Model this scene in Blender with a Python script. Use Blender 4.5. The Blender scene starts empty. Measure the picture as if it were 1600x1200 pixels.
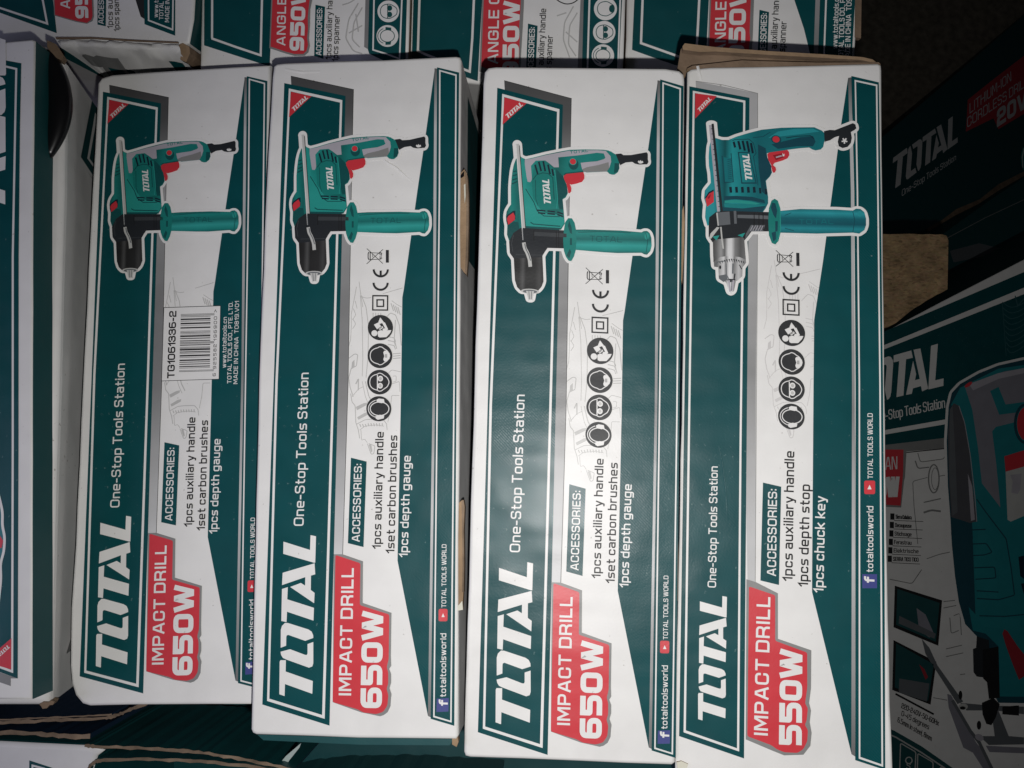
import bpy, bmesh, math, random
from mathutils import Vector, Matrix
random.seed(7)
C = bpy.context.scene.collection
scene = bpy.context.scene

# ------------------------------------------------------------------ camera, light, exposure
F = 1290.0                                   # focal length in photo pixels (1600 wide)
UP = Vector((-0.054, 0.111, 0.992)).normalized()   # the pile's "up", seen from the camera
CAM_H = 2.0
ax_x = (Vector((1, 0, 0)) - UP * UP.x).normalized()
ax_y = UP.cross(ax_x)
W = Matrix((ax_x, ax_y, UP)).to_4x4()         # camera space -> world
W = Matrix.Translation((0, 0, CAM_H)) @ W
cam_d = bpy.data.cameras.new('camera'); cam = bpy.data.objects.new('camera', cam_d); C.objects.link(cam)
cam.matrix_world = W
cam_d.sensor_fit = 'HORIZONTAL'; cam_d.sensor_width = 36.0; cam_d.lens = 36.0 * F / 1600
cam_d.clip_start = 0.01; cam_d.clip_end = 50
scene.camera = cam

world = bpy.data.worlds.new('World'); scene.world = world; world.use_nodes = True
bg = world.node_tree.nodes['Background']
bg.inputs[0].default_value = (0.75, 0.85, 1.0, 1); bg.inputs[1].default_value = 0.010

def lamp(name, kind, loc_cam, power, color, **kw):
    d = bpy.data.lights.new(name, kind); d.energy = power; d.color = color
    for k, v in kw.items(): setattr(d, k, v)
    o = bpy.data.objects.new(name, d); C.objects.link(o)
    o.matrix_world = W @ Matrix.Translation(loc_cam)
    return o
# the phone's flash, just below and right of its lens
fl_ = lamp('phone_flash', 'SPOT', (0.013, -0.040, 0.004), 6.75, (1.0, 0.985, 0.965), shadow_soft_size=0.0035, spot_size=math.radians(117), spot_blend=1.0)
_d = Vector((100 / F, -120 / F, -1)).normalized()
fl_.matrix_world = Matrix.Translation(fl_.matrix_world.translation) @ (W.to_3x3() @ _d).to_track_quat('-Z', 'Y').to_matrix().to_4x4()
# weak cool daylight from the left, its source unseen; set close to lift that side
dl = lamp('daylight_from_left', 'AREA', (-.78, -0.10, 0.02), 1.05, (0.66, 0.66, 1.0), size=0.35, specular_factor=.25)
dirv = (W.to_3x3() @ Vector((1.0, 0.1, -0.75))).normalized()
dl.rotation_mode = 'QUATERNION'; _l = dl.matrix_world.translation.copy()
dl.matrix_world = Matrix.Translation(_l) @ dirv.to_track_quat('-Z', 'Y').to_matrix().to_4x4()

vs = scene.view_settings
vs.view_transform = 'Standard'; vs.look = 'None'; vs.gamma = 1; vs.exposure = 0; vs.use_curve_mapping = False

# ------------------------------------------------------------------ materials
MATS = {}
def mat(name, col, rough=0.45, spec=0.5, bump='paper', grad=None, metal=0.0, noise=0.05):
    if name in MATS: return MATS[name]
    m = bpy.data.materials.new(name); m.use_nodes = True
    nt = m.node_tree; N = nt.nodes; L = nt.links
    b = N['Principled BSDF']
    b.inputs['Roughness'].default_value = rough
    b.inputs['Metallic'].default_value = metal
    b.inputs['Specular IOR Level'].default_value = spec
    tc = N.new('ShaderNodeTexCoord')
    n1 = N.new('ShaderNodeTexNoise'); n1.inputs['Scale'].default_value = 60; n1.inputs['Detail'].default_value = 5
    L.new(tc.outputs['Object'], n1.inputs['Vector'])
    hs = N.new('ShaderNodeMix'); hs.data_type = 'RGBA'; hs.blend_type = 'MULTIPLY'; hs.inputs[0].default_value = 1
    ramp = N.new('ShaderNodeMapRange'); ramp.inputs[1].default_value = .3; ramp.inputs[2].default_value = .7
    ramp.inputs[3].default_value = 1 - noise; ramp.inputs[4].default_value = 1 + noise
    L.new(n1.outputs['Fac'], ramp.inputs[0])
    L.new(ramp.outputs[0], hs.inputs[7])
    if grad:
        sp = N.new('ShaderNodeSeparateXYZ'); L.new(tc.outputs['Object'], sp.inputs[0])
        mr = N.new('ShaderNodeMapRange'); mr.inputs[1].default_value = grad[0]; mr.inputs[2].default_value = grad[1]
        L.new(sp.outputs[grad[2] if len(grad) > 3 else 1], mr.inputs[0])
        cr = N.new('ShaderNodeValToRGB'); stops = grad[-1]
        while len(cr.color_ramp.elements) < len(stops): cr.color_ramp.elements.new(.5)
        for e, (p, v) in zip(cr.color_ramp.elements, stops):
            e.position = p; e.color = (v[0], v[1], v[2], 1) if isinstance(v, tuple) else (v, v, v * 1.0, 1)
        L.new(mr.outputs[0], cr.inputs[0]); L.new(cr.outputs[0], hs.inputs[6])
    else:
        hs.inputs[6].default_value = (*col, 1)
    L.new(hs.outputs[2], b.inputs['Base Color'])
    if bump == 'paper':
        # shallow dents, the flute lines of the corrugated board and a fine varnish grain
        a = N.new('ShaderNodeTexNoise'); a.inputs['Scale'].default_value = 22; a.inputs['Detail'].default_value = 2
        L.new(tc.outputs['Object'], a.inputs['Vector'])
        w = N.new('ShaderNodeTexWave'); w.bands_direction = 'Y'; w.inputs['Scale'].default_value = 28
        w.inputs['Distortion'].default_value = 1.2; w.inputs['Detail'].default_value = 1; w.inputs['Detail Scale'].default_value = .4
        L.new(tc.outputs['Object'], w.inputs['Vector'])
        g = N.new('ShaderNodeTexNoise'); g.inputs['Scale'].default_value = 900; g.inputs['Detail'].default_value = 3
        L.new(tc.outputs['Object'], g.inputs['Vector'])
        b1 = N.new('ShaderNodeBump'); b1.inputs['Distance'].default_value = .0016; b1.inputs['Strength'].default_value = .9
        L.new(a.outputs['Fac'], b1.inputs['Height'])
        b2 = N.new('ShaderNodeBump'); b2.inputs['Distance'].default_value = .00006; b2.inputs['Strength'].default_value = .8
        L.new(w.outputs['Fac'], b2.inputs['Height']); L.new(b1.outputs[0], b2.inputs['Normal'])
        b3 = N.new('ShaderNodeBump'); b3.inputs['Distance'].default_value = .00008; b3.inputs['Strength'].default_value = .5
        L.new(g.outputs['Fac'], b3.inputs['Height']); L.new(b2.outputs[0], b3.inputs['Normal'])
        L.new(b3.outputs[0], b.inputs['Normal'])
    elif bump == 'board':
        a = N.new('ShaderNodeTexNoise'); a.inputs['Scale'].default_value = 300; a.inputs['Detail'].default_value = 6
        L.new(tc.outputs['Object'], a.inputs['Vector'])
        b1 = N.new('ShaderNodeBump'); b1.inputs['Distance'].default_value = .0008; b1.inputs['Strength'].default_value = .8
        L.new(a.outputs['Fac'], b1.inputs['Height']); L.new(b1.outputs[0], b.inputs['Normal'])
    MATS[name] = m
    return m

WHITE = mat('glossy_white_print', (.74, .73, .712), .42, .32, noise=.035)
def specks(m, col, lo=.66, scale=420, mask=9):
    # sparse dust and small rubbed spots
    nt = m.node_tree; N = nt.nodes; L = nt.links; b = N['Principled BSDF']; src = b.inputs['Base Color'].links[0].from_socket
    tc = N.new('ShaderNodeTexCoord'); n = N.new('ShaderNodeTexNoise'); n.inputs['Scale'].default_value = scale; n.inputs['Detail'].default_value = 2
    k = N.new('ShaderNodeTexNoise'); k.inputs['Scale'].default_value = mask; k.inputs['Detail'].default_value = 3
    L.new(tc.outputs['Object'], n.inputs['Vector']); L.new(tc.outputs['Object'], k.inputs['Vector'])
    ad = N.new('ShaderNodeMath'); ad.operation = 'MULTIPLY_ADD'; ad.inputs[1].default_value = .28; L.new(k.outputs['Fac'], ad.inputs[0]); L.new(n.outputs['Fac'], ad.inputs[2])
    mr = N.new('ShaderNodeMapRange'); mr.inputs[1].default_value = lo + .16; mr.inputs[2].default_value = lo + .24; L.new(ad.outputs[0], mr.inputs[0])
    mx = N.new('ShaderNodeMix'); mx.data_type = 'RGBA'; L.new(mr.outputs[0], mx.inputs[0]); L.new(src, mx.inputs[6]); mx.inputs[7].default_value = (*col, 1)
    L.new(mx.outputs[2], b.inputs['Base Color'])
specks(WHITE, (.42, .40, .37), .70)
GREEN = mat('deep_green_print', (.0016, .060, .067), .40, .28, noise=.07)
def hatch(m, k=.55):
    # fine diagonal lines of the varnish, which show where the flash glints on it
    nt = m.node_tree; N = nt.nodes; L = nt.links; b = N['Principled BSDF']
    tc = N.new('ShaderNodeTexCoord'); w = N.new('ShaderNodeTexWave'); w.bands_direction = 'DIAGONAL'
    w.inputs['Scale'].default_value = 430; w.inputs['Distortion'].default_value = 1.5; w.inputs['Detail'].default_value = 2
    L.new(tc.outputs['Object'], w.inputs['Vector'])
    n = N.new('ShaderNodeTexNoise'); n.inputs['Scale'].default_value = 45; n.inputs['Detail'].default_value = 4
    L.new(tc.outputs['Object'], n.inputs['Vector'])
    mm = N.new('ShaderNodeMath'); mm.operation = 'MULTIPLY'; L.new(w.outputs['Fac'], mm.inputs[0]); L.new(n.outputs['Fac'], mm.inputs[1])
    mr = N.new('ShaderNodeMapRange'); mr.inputs[1].default_value = 0; mr.inputs[2].default_value = .6
    mr.inputs[3].default_value = .48; mr.inputs[4].default_value = .28
    L.new(mm.outputs[0], mr.inputs[0]); L.new(mr.outputs[0], b.inputs['Roughness'])
hatch(GREEN); specks(GREEN, (.10, .17, .17), .69)
RED = mat('red_print', (.58, .035, .048), .42)
BLACKI = mat('black_ink', (.008, .008, .009), .5, .35)
DARKG = mat('dark_grey_ink', (.022, .023, .025), .5, .35)
GHOST = mat('pale_grey_ink', (.46, .455, .44), .45)
GHOST4 = mat('faint_grey_ink', (.575, .56, .55), .45)
GREYB = mat('silver_gradient_ink', None, .42, grad=(-.17, .16, [(0, .42), (.25, .55), (.48, .22), (.62, .20), (.8, .36), (.93, .09), (1, .07)]))
GREYL = mat('silver_gradient_ink_pale', None, .42, grad=(-.17, .16, [(0, .40), (.3, .5), (.55, .24), (.8, .42), (1, .40)]))
GREYK = mat('grey_ink', (.22, .22, .215), .45)
LINEG = mat('silver_line_ink', None, .4, grad=(-.17, .16, [(0, .12), (.3, .5), (.5, .22), (.7, .42), (.9, .5), (1, .12)]))
TEAL = mat('teal_picture_ink', (.008, .19, .165), .42)
TEALD = mat('dark_teal_picture_ink', (.004, .075, .075), .42)
TEALL = mat('light_teal_picture_ink', (.02, .29, .25), .42)
BTEAL = mat('blue_teal_picture_ink', (.006, .16, .18), .42)
BTEALL = mat('light_blue_teal_picture_ink', (.02, .27, .30), .42)
BTEALD = mat('dark_blue_teal_picture_ink', (.006, .058, .082), .42)
LILAC = mat('lilac_grey_picture_ink', (.40, .38, .42), .42)
SILVER = mat('silver_picture_ink', (.50, .50, .48), .42)
STEEL = mat('steel_grey_picture_ink', (.12, .13, .14), .42)
VENT = mat('vent_black_picture_ink', (.004, .016, .03), .42)
VIOLET = mat('blue_violet_ink', (.045, .055, .22), .45)
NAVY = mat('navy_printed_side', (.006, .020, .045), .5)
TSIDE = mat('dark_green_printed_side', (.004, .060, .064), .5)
BROWN = mat('raw_brown_cardboard', (.30, .205, .125), .9, .2, 'board', noise=.22)
BROWND = mat('aged_brown_cardboard', (.20, .14, .095), .9, .2, 'board', noise=.25)
CREAM = mat('cream_paper_edge', (.62, .60, .50), .6, .3, noise=.08)
EDGE = mat('raw_board_edge', (.20, .145, .10), .95, .15, 'board', noise=.45)
PLASTIC = mat('black_plastic', (.006, .006, .007), .28, .5, None)
FLOOR = mat('dusty_floor_boards', (.16, .135, .105), .85, .3, 'board', noise=.35)

# ------------------------------------------------------------------ picture <-> surface geometry
def rodr(r):
    v = Vector(r); a = v.length
    return Matrix.Rotation(a, 3, v.normalized())
class Face:
    """A flat face of a carton: an origin and axes in camera space."""
    def __init__(s, R3, t):
        s.R = R3; s.t = Vector(t); s.n = R3.col[2].copy()
        s.M = W @ (Matrix.Translation(s.t) @ R3.to_4x4())
    def uv(s, p):
        d = Vector(((p[0] - 800) / F, -(p[1] - 600) / F, -1))
        k = s.t.dot(s.n) / d.dot(s.n)
        q = s.R.transposed() @ (d * k - s.t)
        return Vector((q.x, q.y))
    def scale(s, p):
        d = Vector(((p[0] - 800) / F, -(p[1] - 600) / F, -1))
        return (s.t.dot(s.n) / d.dot(s.n)) / F
def flat_face(px, depth, ydir=None, n=None):
    """Face through the point seen at px, depth metres ahead; ydir: two pixels whose line is the face's y axis."""
    n = (n or UP).normalized()
    t = Vector(((px[0] - 800) / F, -(px[1] - 600) / F, -1)) * depth
    X = (Vector((1, 0, 0)) - n * n.x).normalized(); Y = n.cross(X)
    f = Face(Matrix((X, Y, n)).transposed(), t)
    if ydir:
        d = (f.uv(ydir[1]) - f.uv(ydir[0])).normalized()
        Y2 = X * d.x + Y * d.y; X2 = Y2.cross(n)
        f = Face(Matrix((X2, Y2, n)).transposed(), t)
    return f
FB = {1: Face(rodr((-.1336, -.0394, .0316)), (-.2227, .0087, -.4378)),
      2: Face(rodr((-.1276, -.0822, .0072)), (-.1191, .0039, -.4130)),
      3: Face(rodr((-.0822, -.0419, -.0257)), (-.0117, -.0063, -.4004)),
      4: Face(rodr((-.1002, -.0547, -.0338)), (.0836, -.0043, -.4004))}

def link(name, me, parent=None):
    o = bpy.data.objects.new(name, me); C.objects.link(o)
    if parent: o.parent = parent
    return o
def thing(name, face, label, cat, group=None):
    o = bpy.data.objects.new(name, None); C.objects.link(o); o.matrix_world = face.M
    o.empty_display_size = .02
    o['label'] = label; o['category'] = cat
    if group: o['group'] = group
    return o
def tag(o, label, cat, group=None):
    o['label'] = label; o['category'] = cat
    if group: o['group'] = group
def struct(o): o['kind'] = 'structure'

class Mesh:
    def __init__(s): s.v = []; s.f = []; s.m = []; s.mats = []; s.smooth = set()
    def mi(s, m):
        if m not in s.mats: s.mats.append(m)
        return s.mats.index(m)
    def face(s, pts, m):
        i = len(s.v); s.v += [tuple(p) for p in pts]; s.f.append(tuple(range(i, i + len(pts)))); s.m.append(s.mi(m))
    def build(s, name, parent=None, label=None, merge=False, smooth=False):
        me = bpy.data.meshes.new(name); me.from_pydata(s.v, [], s.f)
        for m in s.mats: me.materials.append(m)
        me.polygons.foreach_set('material_index', s.m); me.update()
        if merge:
            b = bmesh.new(); b.from_mesh(me); bmesh.ops.remove_doubles(b, verts=b.verts, dist=1e-6)
            bmesh.ops.recalc_face_normals(b, faces=b.faces); b.to_mesh(me); b.free()
        if smooth:
            for p in me.polygons: p.use_smooth = True
        o = link(name, me, parent)
        if label: o['label'] = label
        return o

def round_path(pts, r, closed, seg=4):
    """pts: (x, y[, r]); returns the path with its corners turned into arcs."""
    out = []; n = len(pts)
    for i, p in enumerate(pts):
        rr = p[2] if len(p) > 2 else r
        P = Vector(p[:2])
        if (not closed and i in (0, n - 1)) or rr <= 0: out.append(P); continue
        A = Vector(pts[i - 1][:2]); B = Vector(pts[(i + 1) % n][:2])
        a = A - P; b = B - P; la, lb = a.length, b.length
        if la < 1e-9 or lb < 1e-9: continue
        k = min(rr, la * .5 if (closed or i > 1) else la, lb * .5 if (closed or i < n - 2) else lb)
        a /= la; b /= lb
        for j in range(seg + 1):
            t = j / seg
            out.append((P + a * k) * (1 - t) ** 2 + P * 2 * t * (1 - t) + (P + b * k) * t ** 2)
    res = [out[0]]
    for p in out[1:]:
        if (p - res[-1]).length > 1e-7: res.append(p)
    if closed and (res[0] - res[-1]).length < 1e-7: res.pop()
    return res
def ribbon(pts, hw, closed, cap=True):
    """Left and right rails of a stroked path (pts: Vectors)."""
    n = len(pts); P = [p.copy() for p in pts]
    if not closed and cap and n > 1:
        P[0] = P[0] - (P[1] - P[0]).normalized() * hw * .96
        P[-1] = P[-1] + (P[-1] - P[-2]).normalized() * hw * .96
    Lr, Rr = [], []
    for i in range(n):
        if closed: a = P[i] - P[i - 1]; b = P[(i + 1) % n] - P[i]
        else:
            a = P[i] - P[i - 1] if i else P[1] - P[0]
            b = P[i + 1] - P[i] if i < n - 1 else P[-1] - P[-2]
        a = a.normalized(); b = b.normalized()
        na = Vector((-a.y, a.x)); nb = Vector((-b.y, b.x)); m = na + nb
        if m.length < .3: m = na
        else: m = m / max(.35, m.dot(na))
        Lr.append(P[i] + m * hw); Rr.append(P[i] - m * hw)
    return Lr, Rr

# ---- squared technical lettering, built from strokes (cap height 1, x-height .74)
LC = [(-.27, 1), (0, 1), (.37, 0), (.74, -1), (1, -1)]
UC = [(-.2, 1), (0, 1), (.5, 0), (1, -1)]
def inset(y, tab):
    if y <= tab[0][0]: return tab[0][1]
    for (a, p), (b, q) in zip(tab, tab[1:]):
        if y <= b: return p + (q - p) * (y - a) / (b - a)
    return tab[-1][1]
R = .24; r_ = .19
G = {
 'A': (.78, 0, [[(0, 0), (.31, 1), (.47, 1), (.78, 0)], [(.14, .27), (.64, .27)]]),
 'B': (.72, 0, [[(0, 0), (0, 1), (.67, 1, R), (.67, .52, R), (0, .52)], [(.02, .52), (.72, .52, R), (.72, 0, R), (.02, 0)]]),
 'C': (.70, R, [[(.70, .70), (.70, 1), (0, 1), (0, 0), (.70, 0), (.70, .30)]]),
 'D': (.74, 0, [[(0, 0), (0, 1), (.74, 1, R), (.74, 0, R), (.02, 0)]]),
 'E': (.62, 0, [[(.62, 1), (0, 1), (0, 0), (.62, 0)], [(.02, .5), (.56, .5)]]),
 'F': (.60, 0, [[(.60, 1), (0, 1), (0, 0)], [(.02, .5), (.54, .5)]]),
 'G': (.74, R, [[(.72, .76), (.72, 1), (0, 1), (0, 0), (.74, 0), (.74, .48, 0), (.42, .48, 0)]]),
 'H': (.74, 0, [[(0, 0), (0, 1)], [(.74, 0), (.74, 1)], [(.02, .5), (.72, .5)]]),
 'I': (0, 0, [[(0, 0), (0, 1)]]),
 'J': (.6, R, [[(.6, 1), (.6, 0), (0, 0), (0, .3)]]),
 'K': (.70, 0, [[(0, 0), (0, 1)], [(.68, 1), (.22, .52), (.70, 0)], [(.02, .52), (.24, .52)]]),
 'L': (.60, 0, [[(0, 1), (0, 0), (.60, 0)]]),
 'M': (.92, 0, [[(0, 0), (0, 1), (.12, 1), (.46, .22), (.80, 1), (.92, 1), (.92, 0)]]),
 'N': (.76, 0, [[(0, 0), (0, 1), (.12, 1), (.64, 0), (.76, 0), (.76, 1)]]),
 'O': (.76, R, ['c', [(0, 0), (0, 1), (.76, 1), (.76, 0)]]),
 'P': (.70, 0, [[(0, 0), (0, 1), (.70, 1, R), (.70, .42, R), (.02, .42)]]),
 'R': (.72, 0, [[(0, 0), (0, 1), (.69, 1, R), (.69, .46, R), (.02, .46)], [(.44, .44), (.70, .3, .15), (.70, 0)]]),
 'S': (.70, R, [[(.68, .84), (.68, 1), (0, 1), (0, .52), (.70, .52), (.70, 0), (0, 0), (0, .16)]]),
 'T': (.70, 0, [[(0, 1), (.70, 1)], [(.35, 0), (.35, .98)]]),
 'U': (.74, R, [[(0, 1), (0, 0), (.74, 0), (.74, 1)]]),
 'V': (.78, 0, [[(0, 1), (.32, 0), (.46, 0), (.78, 1)]]),
 'W': (1.12, 0, [[(0, 1), (.22, 0), (.34, 0), (.53, 1), (.60, 1), (.79, 0), (.91, 0), (1.12, 1)]]),
 'X': (.74, 0, [[(0, 0), (.74, 1)], [(0, 1), (.74, 0)]]),
 'Y': (.74, 0, [[(0, 1), (.37, .45), (.74, 1)], [(.37, 0), (.37, .44)]]),
 '0': (.70, R, ['c', [(0, 0), (0, 1), (.70, 1), (.70, 0)]]),
 '1': (.28, 0, [[(0, .72), (.28, 1), (.28, 0)]]),
 '2': (.68, R, [[(0, .72), (0, 1), (.68, 1), (.68, .50), (0, .46), (0, 0, 0), (.68, 0)]]),
 '3': (.70, R, [[(0, .76), (0, 1), (.67, 1), (.67, .53), (.22, .53)], [(.5, .51), (.70, .51), (.70, 0), (0, 0), (0, .24)]]),
 '4': (.74, 0, [[(.56, 0), (.56, 1), (0, .28), (.74, .28)]]),
 '5': (.70, R, [[(.66, 1), (0, 1, 0), (0, .58, .05), (.70, .58), (.70, 0), (.02, 0)]]),
 '6': (.70, R, [[(.66, 1), (0, 1), (0, 0), (.70, 0), (.70, .57), (.02, .57)]]),
 '7': (.66, 0, [[(0, 1), (.66, 1), (.2, 0)]]),
 '8': (.70, R, ['c', [(.02, .53), (.02, 1), (.68, 1), (.68, .53)], 'c', [(0, 0), (0, .5), (.70, .5), (.70, 0)]]),
 '9': (.70, R, [[(.04, 0), (.70, 0), (.70, 1), (0, 1), (0, .43), (.68, .43)]]),
 'a': (.56, r_, [[(.03, .74), (.56, .74), (.56, 0, 0)], [(.54, 0), (0, 0), (0, .42), (.54, .42)]]),
 'b': (.60, r_, [[(0, 1), (0, 0, 0), (.60, 0), (.60, .74), (.02, .74)]]),
 'c': (.56, r_, [[(.56, .60), (.56, .74), (0, .74), (0, 0), (.56, 0), (.56, .13)]]),
 'd': (.60, r_, [[(.60, 1), (.60, 0, 0), (0, 0), (0, .74), (.58, .74)]]),
 'e': (.60, r_, [[(.56, 0), (0, 0), (0, .74), (.60, .74), (.60, .36, 0), (.02, .36)]]),
 'f': (.36, r_, [[(.38, 1), (.12, 1), (.12, 0)], [(0, .72), (.34, .72)]]),
 'g': (.60, r_, [[(.58, 0), (0, 0), (0, .74), (.60, .74, 0), (.60, -.27), (.04, -.27)]]),
 'h': (.60, r_, [[(0, 0), (0, 1)], [(.02, .74), (.60, .74), (.60, 0)]]),
 'i': (0, 0, [[(0, 0), (0, .74)], [(0, .96), (0, 1.0)]]),
 'k': (.56, 0, [[(0, 0), (0, 1)], [(.54, .74), (.18, .40), (.56, 0)], [(.02, .40), (.2, .40)]]),
 'l': (0, 0, [[(0, 0), (0, 1)]]),
 'm': (.95, r_, [[(0, 0), (0, .74)], [(.02, .74), (.475, .74), (.475, 0)], [(.475, .74), (.95, .74), (.95, 0)]]),
 'n': (.58, r_, [[(0, 0), (0, .74)], [(.02, .74), (.58, .74), (.58, 0)]]),
 'o': (.60, r_, ['c', [(0, 0), (0, .74), (.60, .74), (.60, 0)]]),
 'p': (.60, r_, [[(0, -.27), (0, .74, 0), (.60, .74), (.60, 0), (.02, 0)]]),
 'r': (.36, r_, [[(0, 0), (0, .74)], [(.02, .60), (.10, .74), (.38, .74)]]),
 's': (.54, r_, [[(.54, .74), (0, .74), (0, .38), (.54, .38), (.54, 0), (0, 0)]]),
 't': (.36, r_, [[(.12, .96), (.12, 0), (.38, 0)], [(0, .72), (.36, .72)]]),
 'u': (.58, r_, [[(0, .74), (0, 0), (.58, 0)], [(.58, 0), (.58, .74)]]),
 'v': (.56, 0, [[(0, .74), (.24, 0), (.32, 0), (.56, .74)]]),
 'w': (.86, 0, [[(0, .74), (.18, 0), (.26, 0), (.40, .74), (.46, .74), (.60, 0), (.68, 0), (.86, .74)]]),
 'x': (.56, 0, [[(0, 0), (.56, .74)], [(0, .74), (.56, 0)]]),
 'y': (.58, 0, [[(0, .74), (.27, .02)], [(.56, .74), (.22, -.24), (.04, -.24)]]),
 '-': (.34, 0, [[(0, .38), (.34, .38)]]), '.': (0, 0, [[(0, 0), (0, .02)]]), ',': (.05, 0, [[(.04, 0), (0, -.16)]]),
 ':': (0, 0, [[(0, .08), (0, .12)], [(0, .60), (0, .64)]]), '>': (.5, 0, [[(0, .9), (.5, .5), (0, .1)]]),
 'ä': (.56, r_, [[(.03, .74), (.56, .74), (.56, 0, 0)], [(.54, 0), (0, 0), (0, .42), (.54, .42)], [(.15, .96), (.15, 1.0)], [(.42, .96), (.42, 1.0)]]),
}
class Art:
    """Printing on one face: flat shapes laid a few hundredths of a millimetre over each other."""
    LAY = 4.5e-5
    def __init__(s, face, base=0): s.face = face; s.M = Mesh(); s.base = base; s.sub = 0
    def z(s, layer): return (layer + 1 + s.base) * s.LAY
    def poly(s, pts, m, layer, r=0):
        q = [s.face.uv(p) for p in pts]
        if r: q = round_path([(a.x, a.y) for a in q], r * s.face.scale(pts[0]), True)
        z = s.z(layer)
        area = sum(a.x * b.y - b.x * a.y for a, b in zip(q, q[1:] + q[:1]))
        if area < 0: q = q[::-1]
        s.M.face([(p.x, p.y, z) for p in q], m)
    def rails(s, Lr, Rr, closed, z, m, st=1.1e-6):
        n = len(Lr)
        for i in range(n if closed else n - 1):
            j = (i + 1) % n
            zz = z + (i % 20) * st      # a hair higher each step, so that no two pieces share a plane
            s.M.face([(Rr[i].x, Rr[i].y, zz), (Rr[j].x, Rr[j].y, zz), (Lr[j].x, Lr[j].y, zz), (Lr[i].x, Lr[i].y, zz)], m)
    def stroke(s, pts, wpx, m, layer, closed=False, r=0, cap=False):
        k = s.face.scale(pts[0]); q = [tuple(s.face.uv(p[:2])) for p in pts]
        q = round_path(q, r * k, closed); s.sub = (s.sub + 1) % 9
        Lr, Rr = ribbon(q, wpx * k / 2, closed, cap)
        s.rails(Lr, Rr, closed, s.z(layer) + s.sub * 3e-6, m)
    def disc(s, c, rad, m, layer, ry=None, n=40, rot=0):
        ry = ry or rad
        s.poly([(c[0] + rad * math.cos(t) * math.cos(rot) - ry * math.sin(t) * math.sin(rot),
                 c[1] + rad * math.cos(t) * math.sin(rot) + ry * math.sin(t) * math.cos(rot))
                for t in [2 * math.pi * i / n for i in range(n)]], m, layer)
    def ring(s, c, rad, wpx, m, layer, ry=None, a0=0, a1=360, n=36):
        ry = ry or rad; cl = (a1 - a0) >= 360
        k = n if cl else n + 1
        s.stroke([(c[0] + rad * math.cos(math.radians(a0 + (a1 - a0) * i / n)), c[1] + ry * math.sin(math.radians(a0 + (a1 - a0) * i / n))) for i in range(k)], wpx, m, layer, cl)
    def frame(s, outer, inner, m, layer):
        a = [s.face.uv(p) for p in outer]; b = [s.face.uv(p) for p in inner]; s.rails(b, a, True, s.z(layer), m)
    def text(s, txt, p0, p1, cap, m, layer, sw=.15, up=None, gap=.19, r=None):
        """Baseline p0 -> p1 in photo pixels, cap height in pixels; sw is stroke / cap height; up: pixel vector of the glyphs' up."""
        a = s.face.uv(p0); b = s.face.uv(p1); k = s.face.scale(p0)
        d = (b - a)
        if up: U = s.face.uv((p0[0] + up[0], p0[1] + up[1])) - a
        else:
            U = Vector((-d.y, d.x)).normalized() * cap * k
        # natural layout
        x = 0; lay = []
        for i, ch in enumerate(txt):
            if ch == ' ': x += .36; continue
            w, rr, paths = G[ch]; w2 = w + sw
            lay.append((x, w, rr, paths, ch)); x += w2 + gap
        W_ = x - gap; sx = d.length / W_; D = d.normalized(); capm = U.length
        hw = sw / 2; z = s.z(layer)
        for (x0, w, rr, paths, ch) in lay:
            tab = LC if ch.islower() else UC
            closed = False; kk = 0
            for p in paths:
                if p == 'c': closed = True; continue
                rp = round_path(p, rr, closed, 5)
                # inset so that the glyph's outer edge keeps the given height
                pts = []
                for q in rp:
                    yy = q.y + inset(q.y, tab) * hw
                    xx = (x0 + hw + q.x)
                    pts.append(Vector((xx * sx / capm, yy)))   # in units of cap height, both axes
                Lr, Rr = ribbon(pts, hw, closed, True)
                f = lambda v: a + D * (v.x * capm) + U * v.y
                s.rails([f(v) for v in Lr], [f(v) for v in Rr], closed, z + kk * 4e-6, m, 4e-6 if sw > .2 else 1.1e-6)
                kk += 1; closed = False
    def logo(s, p0, p1, up, m, layer):
        """The wordmark; p0 -> p1 along its baseline, up: pixel vector to its top."""
        a = s.face.uv(p0); d = s.face.uv(p1) - a; U = s.face.uv((p0[0] + up[0], p0[1] + up[1])) - a
        for sh in LOGO:
            q = []
            for X, Y in sh:
                t = (1071 - Y) / 1008; xb = 313 + t * 23; v = (xb - X) / 206
                q.append(a + d * t + U * v)
            area = sum(u.x * w.y - w.x * u.y for u, w in zip(q, q[1:] + q[:1]))
            if area < 0: q = q[::-1]
            s.M.face([(p.x, p.y, s.z(layer)) for p in q], m)
    def build(s, name, parent, label=None): return s.M.build(name, parent, label)
LOGO = [[(113, 850), (147, 850), (146, 920), (316, 978), (313, 1056), (142, 997), (140, 1071), (107, 1060), (108, 860)],
 [(113, 798), (173, 782), (268, 817), (279, 817), (283, 808), (283, 750), (319, 737), (319, 868), (313, 888), (292, 896), (150, 846), (128, 836), (117, 818)],
 [(114, 773), (114, 662), (121, 637), (140, 618), (160, 619), (288, 659), (308, 672), (318, 694), (319, 712), (268, 730), (162, 693), (152, 696), (149, 706), (148, 760)],
 [(120, 405), (157, 393), (154, 470), (323, 524), (320, 604), (153, 548), (150, 613), (117, 606)],
 [(124, 302), (327, 243), (331, 313), (304, 321), (303, 412), (327, 430), (324, 495), (172, 392), (240, 367), (267, 384), (268, 330), (120, 380)],
 [(128, 103), (298, 158), (301, 63), (336, 71), (331, 239), (322, 239), (127, 181)]]

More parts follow.
